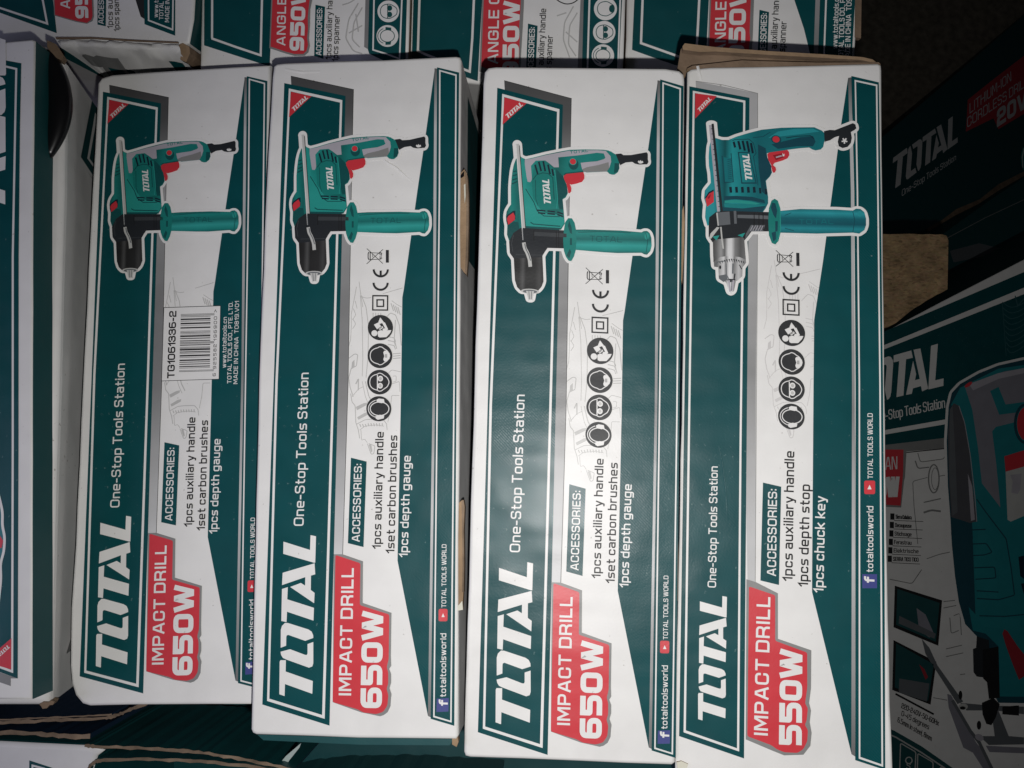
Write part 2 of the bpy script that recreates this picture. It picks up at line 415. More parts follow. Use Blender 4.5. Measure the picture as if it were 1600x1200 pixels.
def offset_poly(q, d):
    Lr, Rr = ribbon([Vector(p) for p in q], abs(d), True)
    return Lr if d > 0 else Rr
def carton(name, face, outline_px, height, side, parent=None, top=None, rnd=.0016, label=None, rings=True, zoff=0.0):
    """A closed carton: outline in photo pixels on its top face, extruded away from the camera.
       side: dict of wall materials by direction L R T B."""
    q = [face.uv(p) for p in outline_px]
    area = sum(a.x * b.y - b.x * a.y for a, b in zip(q, q[1:] + q[:1]))
    if area < 0: q = q[::-1]
    M = Mesh(); n = len(q); top = top or WHITE
    lv = [(rnd, 0), (rnd * .45, -rnd * .18), (rnd * .12, -rnd * .5), (0, -rnd * 1.1), (0, -height)]
    R_ = []
    for ins, z in lv:
        p = offset_poly(q, ins) if ins > 0 else q
        R_.append([(v.x, v.y, z + zoff) for v in p])
    M.face(R_[0], top)
    for k in range(len(lv) - 1):
        for i in range(n):
            j = (i + 1) % n
            d = Vector(q[j]) - Vector(q[i]); nn = (d.y, -d.x)
            key = ('R' if nn[0] > 0 else 'L') if abs(nn[0]) > abs(nn[1]) else ('T' if nn[1] > 0 else 'B')
            m = side.get(key, WHITE) if k >= 2 else top
            M.face([R_[k][j], R_[k][i], R_[k + 1][i], R_[k + 1][j]], m)
    M.face(R_[-1][::-1], side.get('B', WHITE))
    o = M.build(name, parent, label, merge=True, smooth=True)
    me = o.data
    for p in me.polygons:
        if abs(p.normal.z) < .2 or len(p.vertices) > 4: p.use_smooth = False
    return o
def slab(name, face, px, z0, z1, m, medge=None, parent=None, label=None):
    """A thin flat piece: outline in photo pixels, between heights z1 < z0 over the face."""
    q = [face.uv(p) for p in px]
    if sum(a.x * b.y - b.x * a.y for a, b in zip(q, q[1:] + q[:1])) < 0: q = q[::-1]
    M = Mesh(); n = len(q)
    M.face([(p.x, p.y, z0) for p in q], m); M.face([(p.x, p.y, z1) for p in q][::-1], medge or m)
    for i in range(n):
        j = (i + 1) % n
        M.face([(q[j].x, q[j].y, z0), (q[i].x, q[i].y, z0), (q[i].x, q[i].y, z1), (q[j].x, q[j].y, z1)], medge or m)
    return M.build(name, parent, label, merge=True)
def wob(pts, amp=.6, step=60):
    """Adds a slight hand-made unevenness along the sides of an outline."""
    out = []
    for i, p in enumerate(pts):
        q = pts[(i + 1) % len(pts)]; out.append(p)
        L = math.hypot(q[0] - p[0], q[1] - p[1]); k = int(L / step)
        for j in range(1, k):
            t = j / k; out.append((p[0] + (q[0] - p[0]) * t + random.uniform(-amp, amp) * (abs(q[1] - p[1]) > 40),
                                   p[1] + (q[1] - p[1]) * t + random.uniform(-amp, amp) * (abs(q[1] - p[1]) <= 40)))
    return out

# ------------------------------------------------------------------ drawings printed on the drill cartons
def tone(name, face, a, b, axis, stops):
    u = face.uv(a)[axis]; v = face.uv(b)[axis]
    if v < u: u, v = v, u; stops = [(1 - p, c) for p, c in stops][::-1]
    return mat(name, None, .42, grad=(u, v, axis, stops), noise=.10)
def keyless_drill(A):
    """The teal and grey drill with black keyless chuck (pixels of the second carton)."""
    body = [(471, 233), (468, 241), (466, 250), (464.5, 262), (463.5, 275), (463.5, 300), (460, 305), (457, 311), (456, 318), (456.5, 325), (458, 331), (457.5, 345), (460.5, 354),
            (478, 337), (520, 335.5), (537, 334), (542.5, 325), (541.5, 312), (539.5, 289), (544, 286), (547, 280), (546, 268), (541, 258), (541, 253), (546, 250), (568, 246.5), (575, 247.7), (605, 245),
            (608, 248), (612, 249.2), (616, 249), (621, 245), (623.2, 239), (622, 230), (619, 220), (614, 217), (607, 213.8), (600, 213), (590, 213.2), (570, 214), (550, 215.5), (535, 219), (515, 224), (495, 230), (485, 232.5), (480, 230.5), (477, 228)]
    black = [(478, 334), (548, 335), (549.5, 341), (549, 358), (546, 361.5), (517, 362), (513, 368), (509.5, 374), (511, 412), (508, 420), (503, 426), (478, 428), (472, 422), (468.8, 412), (467.3, 380), (461.5, 372), (460.5, 355), (467, 342)]
    jaws = [(485, 427), (497, 427), (494.5, 440), (488.5, 440)]
    flange = [(547.5, 316.5), (553, 316.5), (557, 323), (559, 333), (559.8, 348), (558.5, 364), (556, 373), (552, 380), (548, 379.5), (544, 374), (541, 365), (540, 350), (541, 335), (543, 323)]
    grip = [(558, 333), (575, 332), (625, 331.3), (656, 332.5), (659, 330.6), (664, 330), (668, 333), (670.5, 340), (671, 352), (669, 360), (664, 365.5), (660, 365), (656, 363), (620, 365), (600, 364.7), (558, 363)]
    cord = [(617.5, 218.5), (625.5, 217.5), (629, 219.7), (640, 219), (663, 213.8), (665, 216), (665, 224), (666, 228), (664, 231.5), (652, 232.5), (646, 231.5), (642, 229), (632, 230.5), (624, 234.8)]
    rod = [(473.3, 211), (483, 352)]
    A.stroke([(473.3, 212), (478, 280)], 14, WHITE, 5, r=0); A.disc((473.2, 212), 7, WHITE, 5.3)
    for sl in (body, black, grip, cord): A.stroke(sl, 8.4, WHITE, 5, True, 3); A.poly(sl, WHITE, 5.2)
    A.stroke(flange, 8, WHITE, 5.1, True, 3); A.stroke(jaws, 8, WHITE, 5.1, True, 2)
    TB = tone('teal_body_picture_ink', A.face, (456, 280), (545, 280), 0, [(0, (.004, .085, .08)), (.10, (.009, .20, .175)), (.22, (.006, .12, .11)), (.34, (.014, .27, .235)), (.62, (.008, .19, .165)), (.85, (.005, .12, .105)), (1, (.009, .19, .168))])
    TG = tone('teal_grip_picture_ink', A.face, (600, 331), (600, 366), 1, [(0, (.005, .11, .10)), (.15, (.010, .22, .195)), (.42, (.006, .13, .12)), (.66, (.03, .33, .30)), (.86, (.012, .23, .205)), (1, (.005, .10, .095))])
    KB = tone('black_chuck_picture_ink', A.face, (467, 400), (512, 400), 0, [(0, .012), (.18, .020), (.30, .075), (.40, .018), (.70, .022), (.85, .05), (1, .012)])
    A.poly(body, TB, 6)
    A.poly([(484, 233), (495, 231), (515, 225), (550, 216.8), (590, 214.2), (603, 214.6), (610, 222), (611, 230), (608, 240), (604, 245), (571, 247.4), (568, 243), (566, 234), (575, 232.5), (590, 230.5), (600, 227), (602.5, 225), (600, 218.5), (590, 218), (560, 223.5), (533, 227.5), (534, 242), (527, 242.5), (520, 237), (514, 233), (500, 234), (493, 242), (494.5, 262), (492, 266), (488, 265.5), (486.5, 258), (484, 240)], LILAC, 7)
    A.poly([(571, 247.2), (568, 243.5), (575, 240), (592, 236), (607, 231), (608, 240), (604, 244.8)], GREYK, 8)
    A.text('TOTAL', (550.5, 221.6), (577, 217.6), 4.6, TEAL, 9, .2)
    A.poly([(477.5, 229.5), (482.5, 232), (487, 258), (486, 275), (498, 292), (507, 306), (516, 311), (537, 312), (541, 318), (541.5, 324), (536, 332), (484, 333), (480, 290)], TEALL, 6.6)
    A.poly([(498, 240), (508, 233.5), (518, 237), (526, 244), (529, 262), (531, 292), (534, 304), (506, 304), (496, 290), (494, 262)], TEAL, 7.2)
    A.stroke([(496, 262), (501, 255), (510, 251.5), (518, 252), (525, 258), (527, 290)], 1.2, TEALD, 8)
    A.stroke([(499.5, 262), (500, 290), (503, 300)], .9, TEALD, 8)
    A.poly([(530, 245), (541, 256), (546, 270), (547, 279), (543, 285), (539, 288), (540.5, 304), (535, 304), (531, 285)], TEALD, 6.8)
    A.stroke([(485, 276), (497, 295), (502, 308), (512, 315), (535, 315)], 1.3, TEALD, 8)
    A.stroke([(527.5, 246), (530, 264), (532, 290), (530.5, 303)], 1.3, TEALL, 8.4)
    for a, b in (((499, 240), (503, 254)), ((504.5, 235.5), (508, 249)), ((511, 234.5), (514, 249)), ((518, 239), (521, 253)), ((524, 245), (526, 255))): A.stroke([a, b], 2.6, VENT, 8)
    for a, b in (((467, 252), (472, 250.5)), ((466.5, 258), (473, 255.5)), ((466, 264), (473, 261.5)), ((465, 270), (473, 266))): A.stroke([a, b], 2, TEALD, 8)
    A.logo((522.3, 296.5), (519.5, 260.5), (-10.2, .2), WHITE, 9)
    for y in (306.8, 310.6):
        d = (y - 306.8) * .35
        A.stroke([(502 + d, y), (514, y + .6)], 2.2, VENT, 8.6); A.stroke([(517, y + .6), (528, y + 1.2)], 2.2, VENT, 8.6); A.stroke([(531.5, y + 1.4), (540, y + 4)], 2.2, VENT, 8.6)
    A.stroke([(492, 325), (496, 327.5), (520, 328.5), (536, 329)], 1.6, TEALD, 8)
    A.poly([(484, 331), (537, 331.5), (534, 335), (480, 335)], TEALD, 7.4)
    A.disc((555.5, 236.5), 7.3, TEALD, 8, 8.2); A.disc((554.6, 232.8), 5.6, TEALL, 8.4, 5.2); A.disc((554.6, 232.8), 4.4, RED, 9, 4.2)
    A.poly([(541, 254), (543, 251.6), (570, 247.5), (571.5, 252), (571.5, 257), (568, 262), (560, 265), (552, 267), (549, 265.5), (551, 268), (552.5, 272), (552, 277), (549.5, 280), (547.5, 279), (546.5, 272), (545, 266), (541.5, 259)], RED, 9)
    A.stroke([(541.3, 253.5), (544, 250.8), (570, 246.8)], 1.8, TEALD, 9.4)
    A.poly([(456.5, 320), (458, 316), (466.5, 309.5), (470, 309), (470, 321), (468, 324), (459, 331), (457, 326)], VENT, 7.6)
    A.poly([(457.5, 321.5), (459.5, 317.5), (466.8, 312), (469.3, 317), (469, 322.5), (459.3, 330.4)], RED, 8.2)
    A.poly([(459, 331), (468, 325), (474, 326), (476, 336), (468, 344), (461, 353), (458, 345)], TEALD, 7.5)
    A.stroke(rod, 5.2, SILVER, 8.8); A.stroke([(476.2, 213), (486, 352)], 1.1, DARKG, 8.9); A.stroke([(471.4, 212), (481, 352)], 1.0, WHITE, 8.95)
    A.poly(black, mat('charcoal_picture_ink', (.018, .021, .025), .4), 9.2); A.poly([(467.3, 380), (509.6, 376), (511, 412), (508, 420), (503, 426), (478, 428), (472, 422), (468.8, 412)], KB, 9.3)
    CH = mat('charcoal_light_picture_ink', (.045, .05, .055), .4)
    A.poly([(497, 339), (545, 339.5), (545, 345), (497, 345)], CH, 9.4); A.stroke([(497, 336), (497, 352)], 1, BLACKI, 9.5)
    for x in (530, 533.5): A.stroke([(x, 336), (x, 361)], .9, BLACKI, 9.5)
    A.stroke([(467, 345), (464, 358), (466, 370)], 1.2, CH, 9.5); A.stroke([(470, 374), (509, 373)], .9, CH, 9.5)
    A.disc((491, 427.5), 13.3, SILVER, 9.6, 3.8); A.disc((491, 427.8), 10.5, STEEL, 9.7, 2.6)
    A.poly(jaws, SILVER, 9.8); A.stroke([(489.3, 427.5), (490.2, 439.5)], 1, STEEL, 9.9); A.stroke([(493.3, 427.5), (492.8, 439)], 1, STEEL, 9.9)
    A.stroke([(482, 355.5), (483.4, 364), (487, 370), (490.5, 380), (491.6, 391)], 5.4, SILVER, 9.9, r=3); A.stroke([(483.4, 357), (485, 365), (489, 372), (492, 382)], 1.5, STEEL, 9.96, r=3)
    A.stroke([(480.5, 336), (481.5, 352)], 1.2, STEEL, 9.9)
    A.poly(flange, TEAL, 9.4); A.poly([(549, 320), (552.5, 330), (553.2, 340), (550, 338), (547, 328)], TEALD, 9.7); A.poly([(550, 346), (553, 346), (553, 356), (550, 356)], TEALD, 9.7); A.poly([(549.5, 362), (552, 366), (549, 376), (545, 372)], TEALD, 9.7)
    A.poly(grip, TG, 9.1)
    A.text('TOTAL', (579, 349.3), (627, 348.8), 8.6, TEALD, 9.7, .10)
    A.stroke([(562, 337), (600, 333.8), (640, 334)], .8, TEALD, 9.7); A.disc((663.5, 338), 3.2, TEALL, 9.7, 5); A.stroke([(662, 333), (665, 345), (663, 362)], .9, TEALD, 9.8)
    A.poly([(610, 214.6), (619, 221), (622.8, 231), (622.8, 240), (620.3, 245), (615.5, 248.3), (609, 247), (606, 243), (610, 236), (612, 226)], TEAL, 8.1); A.poly([(616, 232), (622.8, 232), (622.8, 240), (620, 245), (615, 247)], TEALD, 8.3)
    A.poly(cord, mat('charcoal_picture_ink', None), 9.2); A.poly([(650, 228.5), (651.5, 226.5), (653, 227.8), (654, 225.6), (655.5, 227.5), (657.5, 226.8), (658.3, 229.3), (655, 231), (652, 230.7)], WHITE, 9.6)
    A.stroke([(613, 222), (580, 227)], .01, TEAL, 8)

def keyed_drill(A):
    """The all-teal drill with a steel keyed chuck (pixels of the fourth carton)."""
    CHA = mat('charcoal_picture_ink', None)
    body = [(1110, 222), (1108, 230), (1107, 245), (1107.5, 260), (1109.5, 270), (1110.5, 286), (1101, 298), (1100, 310), (1103, 320), (1102, 330), (1101.5, 340), (1105, 353), (1130, 345), (1191, 333), (1196, 326), (1200, 318), (1200, 308), (1196.5, 283),
            (1203, 276), (1206, 270), (1204, 258), (1199, 248), (1198, 240), (1230, 234.5), (1250, 232), (1264, 231), (1269, 234), (1274, 235.5), (1282, 234), (1286, 230), (1288, 220), (1287.5, 208), (1284, 204.5), (1276, 201), (1272, 199.2), (1240, 199.5), (1220, 200), (1190, 203), (1170, 208), (1150, 214), (1138, 219), (1128, 219), (1118, 216)]
    collar = [(1107, 350), (1108, 340), (1118, 332), (1130, 330), (1209, 332), (1211.5, 345), (1211, 355), (1208, 362), (1174, 362), (1168, 370), (1163, 376), (1113, 379), (1107, 370)]
    chuck = [(1113.5, 378), (1162.5, 373), (1164.5, 398), (1165.5, 411), (1160, 418), (1159.5, 432), (1153, 438), (1149.5, 440), (1146.5, 455), (1142, 458), (1138.5, 456), (1134.5, 442), (1123, 436), (1122, 418), (1115.5, 417), (1114, 400)]
    flange = [(1205, 314), (1210, 311), (1215, 314), (1219, 326), (1220, 345), (1219.5, 363), (1216, 377), (1211, 382.5), (1205.5, 380), (1201, 368), (1200, 345), (1201, 326)]
    grip = [(1218, 330), (1250, 327), (1307, 328), (1332, 329.5), (1337, 326.5), (1344, 327), (1350, 332), (1352.7, 342), (1352.7, 352), (1350, 360), (1342, 365.5), (1332, 364), (1275, 365.5), (1218, 364)]
    cord = [(1287, 205.5), (1296, 203.5), (1304, 204), (1332, 193), (1336, 195), (1337.5, 201), (1335, 203.5), (1329, 207), (1330.5, 216), (1329, 224), (1324, 230), (1316, 232), (1310, 229), (1308.5, 222), (1310.5, 213), (1304, 215), (1296, 220), (1288, 222)]
    A.stroke([(1111.5, 192), (1116, 240)], 17, WHITE, 5); A.disc((1111.5, 193), 8.4, WHITE, 5.3, 4.5)
    for sl in (body, collar, chuck, grip, cord): A.stroke(sl, 9, WHITE, 5, True, 3); A.poly(sl, WHITE, 5.2)
    A.stroke(flange, 9, WHITE, 5.1, True, 3)
    TB = tone('blue_teal_body_picture_ink', A.face, (1100, 270), (1205, 270), 0, [(0, (.006, .14, .16)), (.07, (.025, .33, .37)), (.24, (.008, .15, .17)), (.31, (.004, .08, .09)), (.42, (.017, .29, .31)), (.58, (.010, .22, .235)), (.80, (.006, .13, .15)), (1, (.008, .15, .17))])
    TG = tone('blue_teal_grip_picture_ink', A.face, (1280, 327), (1280, 366), 1, [(0, (.008, .14, .16)), (.16, (.022, .29, .33)), (.38, (.007, .12, .15)), (.60, (.006, .09, .12)), (.78, (.016, .24, .28)), (1, (.007, .12, .14))])
    ST = tone('steel_chuck_picture_ink', A.face, (1113, 400), (1166, 400), 0, [(0, .05), (.12, .13), (.25, .30), (.36, .12), (.46, .62), (.55, .66), (.66, .20), (.82, .09), (1, .16)])
    SL = tone('bright_chuck_picture_ink', A.face, (1120, 430), (1162, 430), 0, [(0, .16), (.12, .42), (.24, .62), (.33, .22), (.45, .72), (.56, .60), (.64, .20), (.8, .50), (1, .24)])
    A.poly(body, TB, 6)
    A.poly([(1109.5, 224), (1107.5, 240), (1108.5, 262), (1111, 285), (1102, 299), (1103, 318), (1102.5, 340), (1106, 350), (1118, 345), (1114, 300), (1112, 260), (1110.5, 225)], BTEALL, 6.4)
    A.poly([(1131, 318), (1196, 320), (1193, 327), (1132, 326)], mat('mid_blue_teal_picture_ink', (.008, .20, .205), .42), 6.5)
    A.poly([(1184, 226), (1196, 232), (1198, 245), (1205, 260), (1205, 270), (1202, 276), (1195.5, 282), (1198, 306), (1190, 300), (1185, 262)], BTEALD, 6.8)
    A.poly([(1205, 226), (1225, 221), (1250, 215), (1270, 213), (1274, 222), (1270, 229), (1245, 229), (1215, 233)], BTEALD, 6.9)
    A.poly([(1240, 202), (1270, 201.5), (1280, 206), (1250, 210), (1200, 216), (1215, 206)], BTEALL, 6.6)
    A.stroke([(1228, 216), (1244, 213.5), (1266, 212.5), (1272, 218)], 1, VENT, 8); A.stroke([(1176, 215.5), (1192, 214), (1203, 207)], 1, BTEALD, 8)
    A.poly([(1130.5, 246), (1142, 248), (1144.5, 283), (1132.5, 284.5)], BTEAL, 7.4); A.stroke([(1128, 244), (1131.5, 286), (1145.5, 284.5), (1142, 240)], 1.3, BTEALD, 8)
    for i in range(11): A.stroke([(1136 + i * .15, 250 + i * 3), (1142 + i * .1, 248.8 + i * 3)], .7, BTEALD, 8.2)
    A.stroke([(1144, 220.5), (1148, 218.5), (1170, 218), (1177, 224), (1181, 240), (1177, 245), (1184, 290)], 1.1, BTEALD, 8)
    for a, b in (((1146, 222), (1148.3, 231)), ((1153.3, 221), (1156.5, 234)), ((1160, 220.5), (1163.5, 236)), ((1166.8, 221), (1170.2, 238)), ((1173, 224), (1176, 240))): A.stroke([a, b], 3.4, VENT, 8.4)
    A.frame([(1152.5, 238), (1171, 238), (1182, 287.5), (1158, 287.5)], [(1154.5, 239.5), (1170, 239.5), (1180, 285.5), (1159.5, 285.5)], BTEALD, 8.6)
    A.logo((1175.3, 281.3), (1170, 241), (-10.7, 0.5), WHITE, 9)
    for i in range(7): x = 1141 + i * 9.2; A.stroke([(x, 292.5 + (i > 4) * (i - 4) * 1.5), (x + .8, 301.5 + (i > 4) * (i - 4) * 1.2)], 4 if i < 5 else 3.2, VENT, 8.4)
    A.poly([(1131, 307), (1150, 306.5), (1175, 308), (1194, 313), (1195, 318), (1175, 314), (1150, 312), (1131, 313)], BTEALD, 7.4)
    A.poly([(1132, 314), (1150, 313), (1172, 315), (1188, 318.5), (1180, 320), (1150, 317.5), (1132, 317.5)], TEALL, 7.8)
    A.poly([(1128, 324), (1160, 326), (1196, 322), (1191, 331), (1130, 332)], BTEALD, 7.4)
    A.disc((1212.5, 218.5), 8, BTEALD, 8, 6.4, rot=.3); A.disc((1212.2, 218.3), 5.6, RED, 9, 4.8, rot=.3)
    A.poly([(1198.5, 242), (1201, 239), (1230, 234.8), (1232.5, 238), (1233, 243), (1230, 248), (1222, 251.5), (1210, 255), (1207.5, 258.5), (1211.5, 262), (1212.5, 266), (1210.5, 270), (1207.5, 270.5), (1206, 267), (1204.5, 258), (1200, 250)], RED, 9)
    A.poly([(1207, 243), (1222, 240), (1225, 246), (1212, 251)], mat('dark_red_picture_ink', (.28, .012, .02), .42), 9.4)
    A.poly([(1222, 239.5), (1224, 242), (1225.5, 240.5), (1225, 244.5), (1222.5, 245)], WHITE, 9.7); A.stroke([(1212, 246.5), (1221, 244)], 2.2, LILAC, 9.7)
    A.poly([(1101.5, 309), (1107, 300.5), (1114.5, 296.5), (1115.5, 300), (1103, 312)], VENT, 8); A.poly([(1102, 311.5), (1108, 303), (1115, 299), (1115, 316), (1104.5, 323.5)], RED, 8.4); A.poly([(1105, 309), (1111, 303), (1109, 309), (1106.5, 311.5)], mat('dark_red_picture_ink', None), 8.8)
    A.stroke([(1109.5, 196), (1122.5, 331)], 4.2, LILAC, 9); A.stroke([(1113.2, 194), (1127.5, 331)], 3.6, CHA, 9.1)
    for i in range(16): y = 202 + i * 8.1; x = 1109.6 + (y - 196) * .0963; A.stroke([(x + .2, y), (x + 2.4, y - .3)], 1, CHA, 9.5)
    A.poly(collar, CHA, 9.2)
    A.poly([(1119.5, 332.5), (1139.5, 331), (1141, 351), (1121.5, 353)], STEEL, 9.5); A.poly([(1118.8, 333), (1121, 332.7), (1123, 353), (1121, 353)], SILVER, 9.6); A.poly([(1146, 330), (1150, 330), (1151, 350), (1147, 350)], STEEL, 9.5)
    A.poly([(1152, 336), (1180, 336.5), (1200, 337.5), (1200, 343), (1180, 342), (1152, 341)], STEEL, 9.4)
    for x in (1178, 1185.5, 1192): A.stroke([(x, 333), (x, 360)], 1.2, BLACKI, 9.7)
    A.poly([(1173, 352), (1195, 352), (1192, 361.5), (1172, 362), (1164, 374), (1165, 366)], STEEL, 9.5)
    for i in range(5): A.stroke([(1176 + i * 4, 353), (1172 + i * 4, 361)], .9, LILAC, 9.7)
    A.poly([(1120, 355), (1124, 356), (1111, 373), (1107.5, 374), (1110, 365)], SILVER, 9.6); A.poly([(1113, 370), (1124, 368), (1119, 376)], TEALL, 9.6); A.poly([(1152, 368), (1164, 364), (1160, 371)], TEALL, 9.6)
    A.poly(chuck, SL, 9.3)
    A.poly([(1113.5, 378), (1118, 374.5), (1160, 371), (1162.5, 374), (1165, 406), (1155, 402), (1140, 400), (1125, 402), (1114.5, 410)], ST, 9.5)
    for i in range(11):
        x = 1124 + i * 3.7; y = 404.8 + abs(i - 5) ** 1.6 * .32
        A.poly([(x - 1, y), (x + 1.3, y - .2), (x + 1.8, y + 6.3 - abs(i - 5) * .4)], CHA, 9.7)
    A.stroke([(1116, 415), (1122, 409.5), (1134, 408)], 1.4, STEEL, 9.65)
    A.poly([(1122.5, 431), (1134, 429), (1137, 437), (1130, 441), (1123, 436)], STEEL, 9.6); 
    A.stroke([(1134, 412), (1134.8, 430), (1139, 437)], 1.6, STEEL, 9.7); A.stroke([(1145, 412), (1144.5, 428)], 2.4, STEEL, 9.7); A.stroke([(1148, 428), (1146.5, 437)], 2, CHA, 9.8)
    A.disc((1125, 418), 1.6, CHA, 9.8, 3); A.stroke([(1155, 414), (1158.5, 421)], 1.5, CHA, 9.8)
    A.poly([(1136, 437.5), (1140, 436), (1149, 436.5), (1147, 440), (1138, 442)], CHA, 9.75)
    A.stroke([(1138.5, 438), (1140.5, 456)], 3, LILAC, 9.85); A.stroke([(1145.8, 438), (1144, 454)], 2.6, LILAC, 9.85); A.stroke([(1143.2, 438), (1142.4, 455)], 1.1, STEEL, 9.9)
    A.stroke([(1126, 355), (1127.5, 372), (1129.8, 389)], 2.2, SILVER, 9.9)
    A.poly(flange, TEAL, 9.4); A.poly([(1206, 317), (1211, 318), (1214, 330), (1212, 342), (1208, 336), (1204, 325)], BTEALD, 9.7); A.poly([(1205, 364), (1212, 362), (1212, 374), (1208, 378)], BTEALD, 9.7); A.poly([(1211, 346), (1215, 346), (1214.5, 362), (1211, 362)], BTEALD, 9.7); A.stroke([(1215, 316), (1218.5, 330), (1219, 360), (1214, 377)], 1.2, TEALL, 9.7)
    A.poly(grip, TG, 9.1)
    A.text('TOTAL', (1248, 350.5), (1302, 350.5), 8, BTEAL, 9.7, .12); A.disc((1343, 334.5), 3.5, BTEALL, 9.7, 4.5); A.stroke([(1332, 331), (1335, 345), (1332, 363)], .9, BTEALD, 9.8)
    A.stroke([(1226, 337), (1236, 333)], .9, BTEALD, 9.8); A.stroke([(1226, 357), (1240, 361)], .9, BTEALD, 9.8)
    A.poly([(1280, 203), (1287, 209), (1287.5, 221), (1285.5, 229), (1281, 233), (1276, 234.6), (1271, 233), (1278, 226), (1281, 214)], BTEAL, 8.3)
    A.poly(cord, CHA, 9.2)
    for k in range(5):
        a = math.radians(72 * k + 20); A.stroke([(1319, 220.5), (1319 + 4.6 * math.cos(a), 220.5 + 4.6 * math.sin(a))], 2.2, WHITE, 9.6)

def safety_symbols(A, ink):
    """Bin, CE, double square and four round pictograms (pixels of the second carton)."""
    Z = lambda X, Y: (560 + X / 8, 380 + Y / 8)
    A.stroke([Z(108, 70), Z(308, 258)], .95, ink, 7.5); A.stroke([Z(310, 80), Z(105, 262)], .95, ink, 7.6)
    A.poly([Z(345, 88), Z(383, 88), Z(383, 246), Z(345, 246)], ink, 7.3)
    A.stroke([Z(150, 122), Z(290, 128), Z(285, 202), Z(150, 208)], .9, ink, 7.3); A.stroke([Z(134, 112), Z(124, 135), Z(124, 190), Z(138, 214)], 1.5, ink, 7.3)
    A.stroke([Z(150, 108), Z(150, 216)], 1.4, ink, 7.3); A.ring(Z(281, 135), 1.7, .9, ink, 7.4); A.stroke([Z(180, 140), Z(183, 180)], .9, ink, 7.3); A.stroke([Z(272, 160), Z(272, 205)], .9, ink, 7.35); A.stroke([Z(270, 190), Z(300, 190)], .9, ink, 7.38)
    A.ring(Z(282, 330), 11.0, 3.4, ink, 7.3, a0=0, a1=180); A.stroke([Z(281, 345), Z(281, 410)], 3.4, ink, 7.4)
    A.ring(Z(280, 497), 11.0, 3.4, ink, 7.3, a0=0, a1=180)
    A.frame([Z(175, 650), Z(377, 652), Z(375, 847), Z(173, 845)], [Z(191, 668), Z(359, 669), Z(358, 830), Z(191, 829)], ink, 7.3)
    A.frame([Z(226, 702), Z(326, 702), Z(326, 801), Z(226, 801)], [Z(244, 719), Z(308, 719), Z(308, 784), Z(244, 784)], ink, 7.3)
    cs = [(594.7, 512.2, 19.8), (594, 556.1, 19.4), (593.3, 597.3, 19.3), (592.2, 638.8, 19.6)]
    for cx, cy, r in cs: A.disc((cx, cy), r, ink, 7.2)
    A.disc(Z(203, 1127), 4.7, WHITE, 7.8)
    A.poly([Z(247, 1102), Z(285, 1088), Z(330, 1105), Z(365, 1090), Z(415, 1088), Z(398, 1125), Z(352, 1176), Z(268, 1180), Z(248, 1168), Z(243, 1120)], WHITE, 7.8)
    A.poly([Z(300, 1000), Z(318, 990), Z(334, 994), Z(374, 1080), Z(350, 1097), Z(318, 1110), Z(302, 1085), Z(318, 1065), Z(338, 1068), Z(322, 1040)], WHITE, 7.9)
    A.poly([Z(275, 930), Z(320, 988), Z(300, 1000), Z(262, 1012), Z(252, 988)], WHITE, 7.8); A.poly([Z(196, 1020), Z(252, 992), Z(285, 1040), Z(236, 1078)], WHITE, 7.8)
    A.stroke([Z(262, 1080), Z(308, 1048)], 3, WHITE, 7.85); A.stroke([Z(262, 1076), Z(296, 1052)], .9, ink, 7.95)
    def Y(X, Y_): return (540 + X / 6.317, 480 + Y_ / 6.317)
    def head(cx, cy): A.stroke([(cx + a, cy + b) for a, b in ((-15.6, 0), (-14, -7), (-9, -11), (-3, -12.6), (-1, -14.2), (3, -13.8), (7, -10.5), (12, -7.5), (15.4, 0), (12, 7.5), (7, 10.5), (3, 13.8), (-1, 14.2), (-3, 12.6), (-9, 11), (-14, 7))], 1.3, WHITE, 7.8, True, 3)
    cx, cy, _ = cs[1]; head(cx, cy)
    A.poly([Y(382, 432), Y(410, 430), Y(436, 455), Y(442, 482), Y(434, 512), Y(408, 535), Y(382, 536), Y(374, 515), Y(384, 484), Y(374, 450)], WHITE, 7.9)
    for d in (-5, 3, 11): A.stroke([Y(398 + d, 464), Y(398 + d, 500)], .6, ink, 8.2)
    cx, cy, _ = cs[2]; head(cx, cy)
    A.stroke([Y(316, 670), Y(316, 815)], 1.5, WHITE, 7.9); A.disc(Y(345, 706), 4.1, WHITE, 7.95, 4.4); A.disc(Y(343, 776), 4.1, WHITE, 7.95, 4.4); A.disc(Y(345, 706), 2.4, GHOST, 8.2, 2.6); A.disc(Y(343, 776), 2.4, GHOST, 8.2, 2.6)
    cx, cy, _ = cs[3]
    A.ring((cx + 1.2, cy), 14.6, 1.4, WHITE, 7.8, ry=10.6); A.ring((cx + 1, cy), 17.4, 1.2, WHITE, 7.85, ry=14, a0=110, a1=250)
    A.poly([Y(305, 915), Y(330, 902), Y(380, 908), Y(386, 940), Y(360, 948), Y(312, 940)], WHITE, 7.9); A.poly([Y(296, 1078), Y(340, 1062), Y(384, 1070), Y(378, 1098), Y(320, 1112), Y(300, 1100)], WHITE, 7.9)

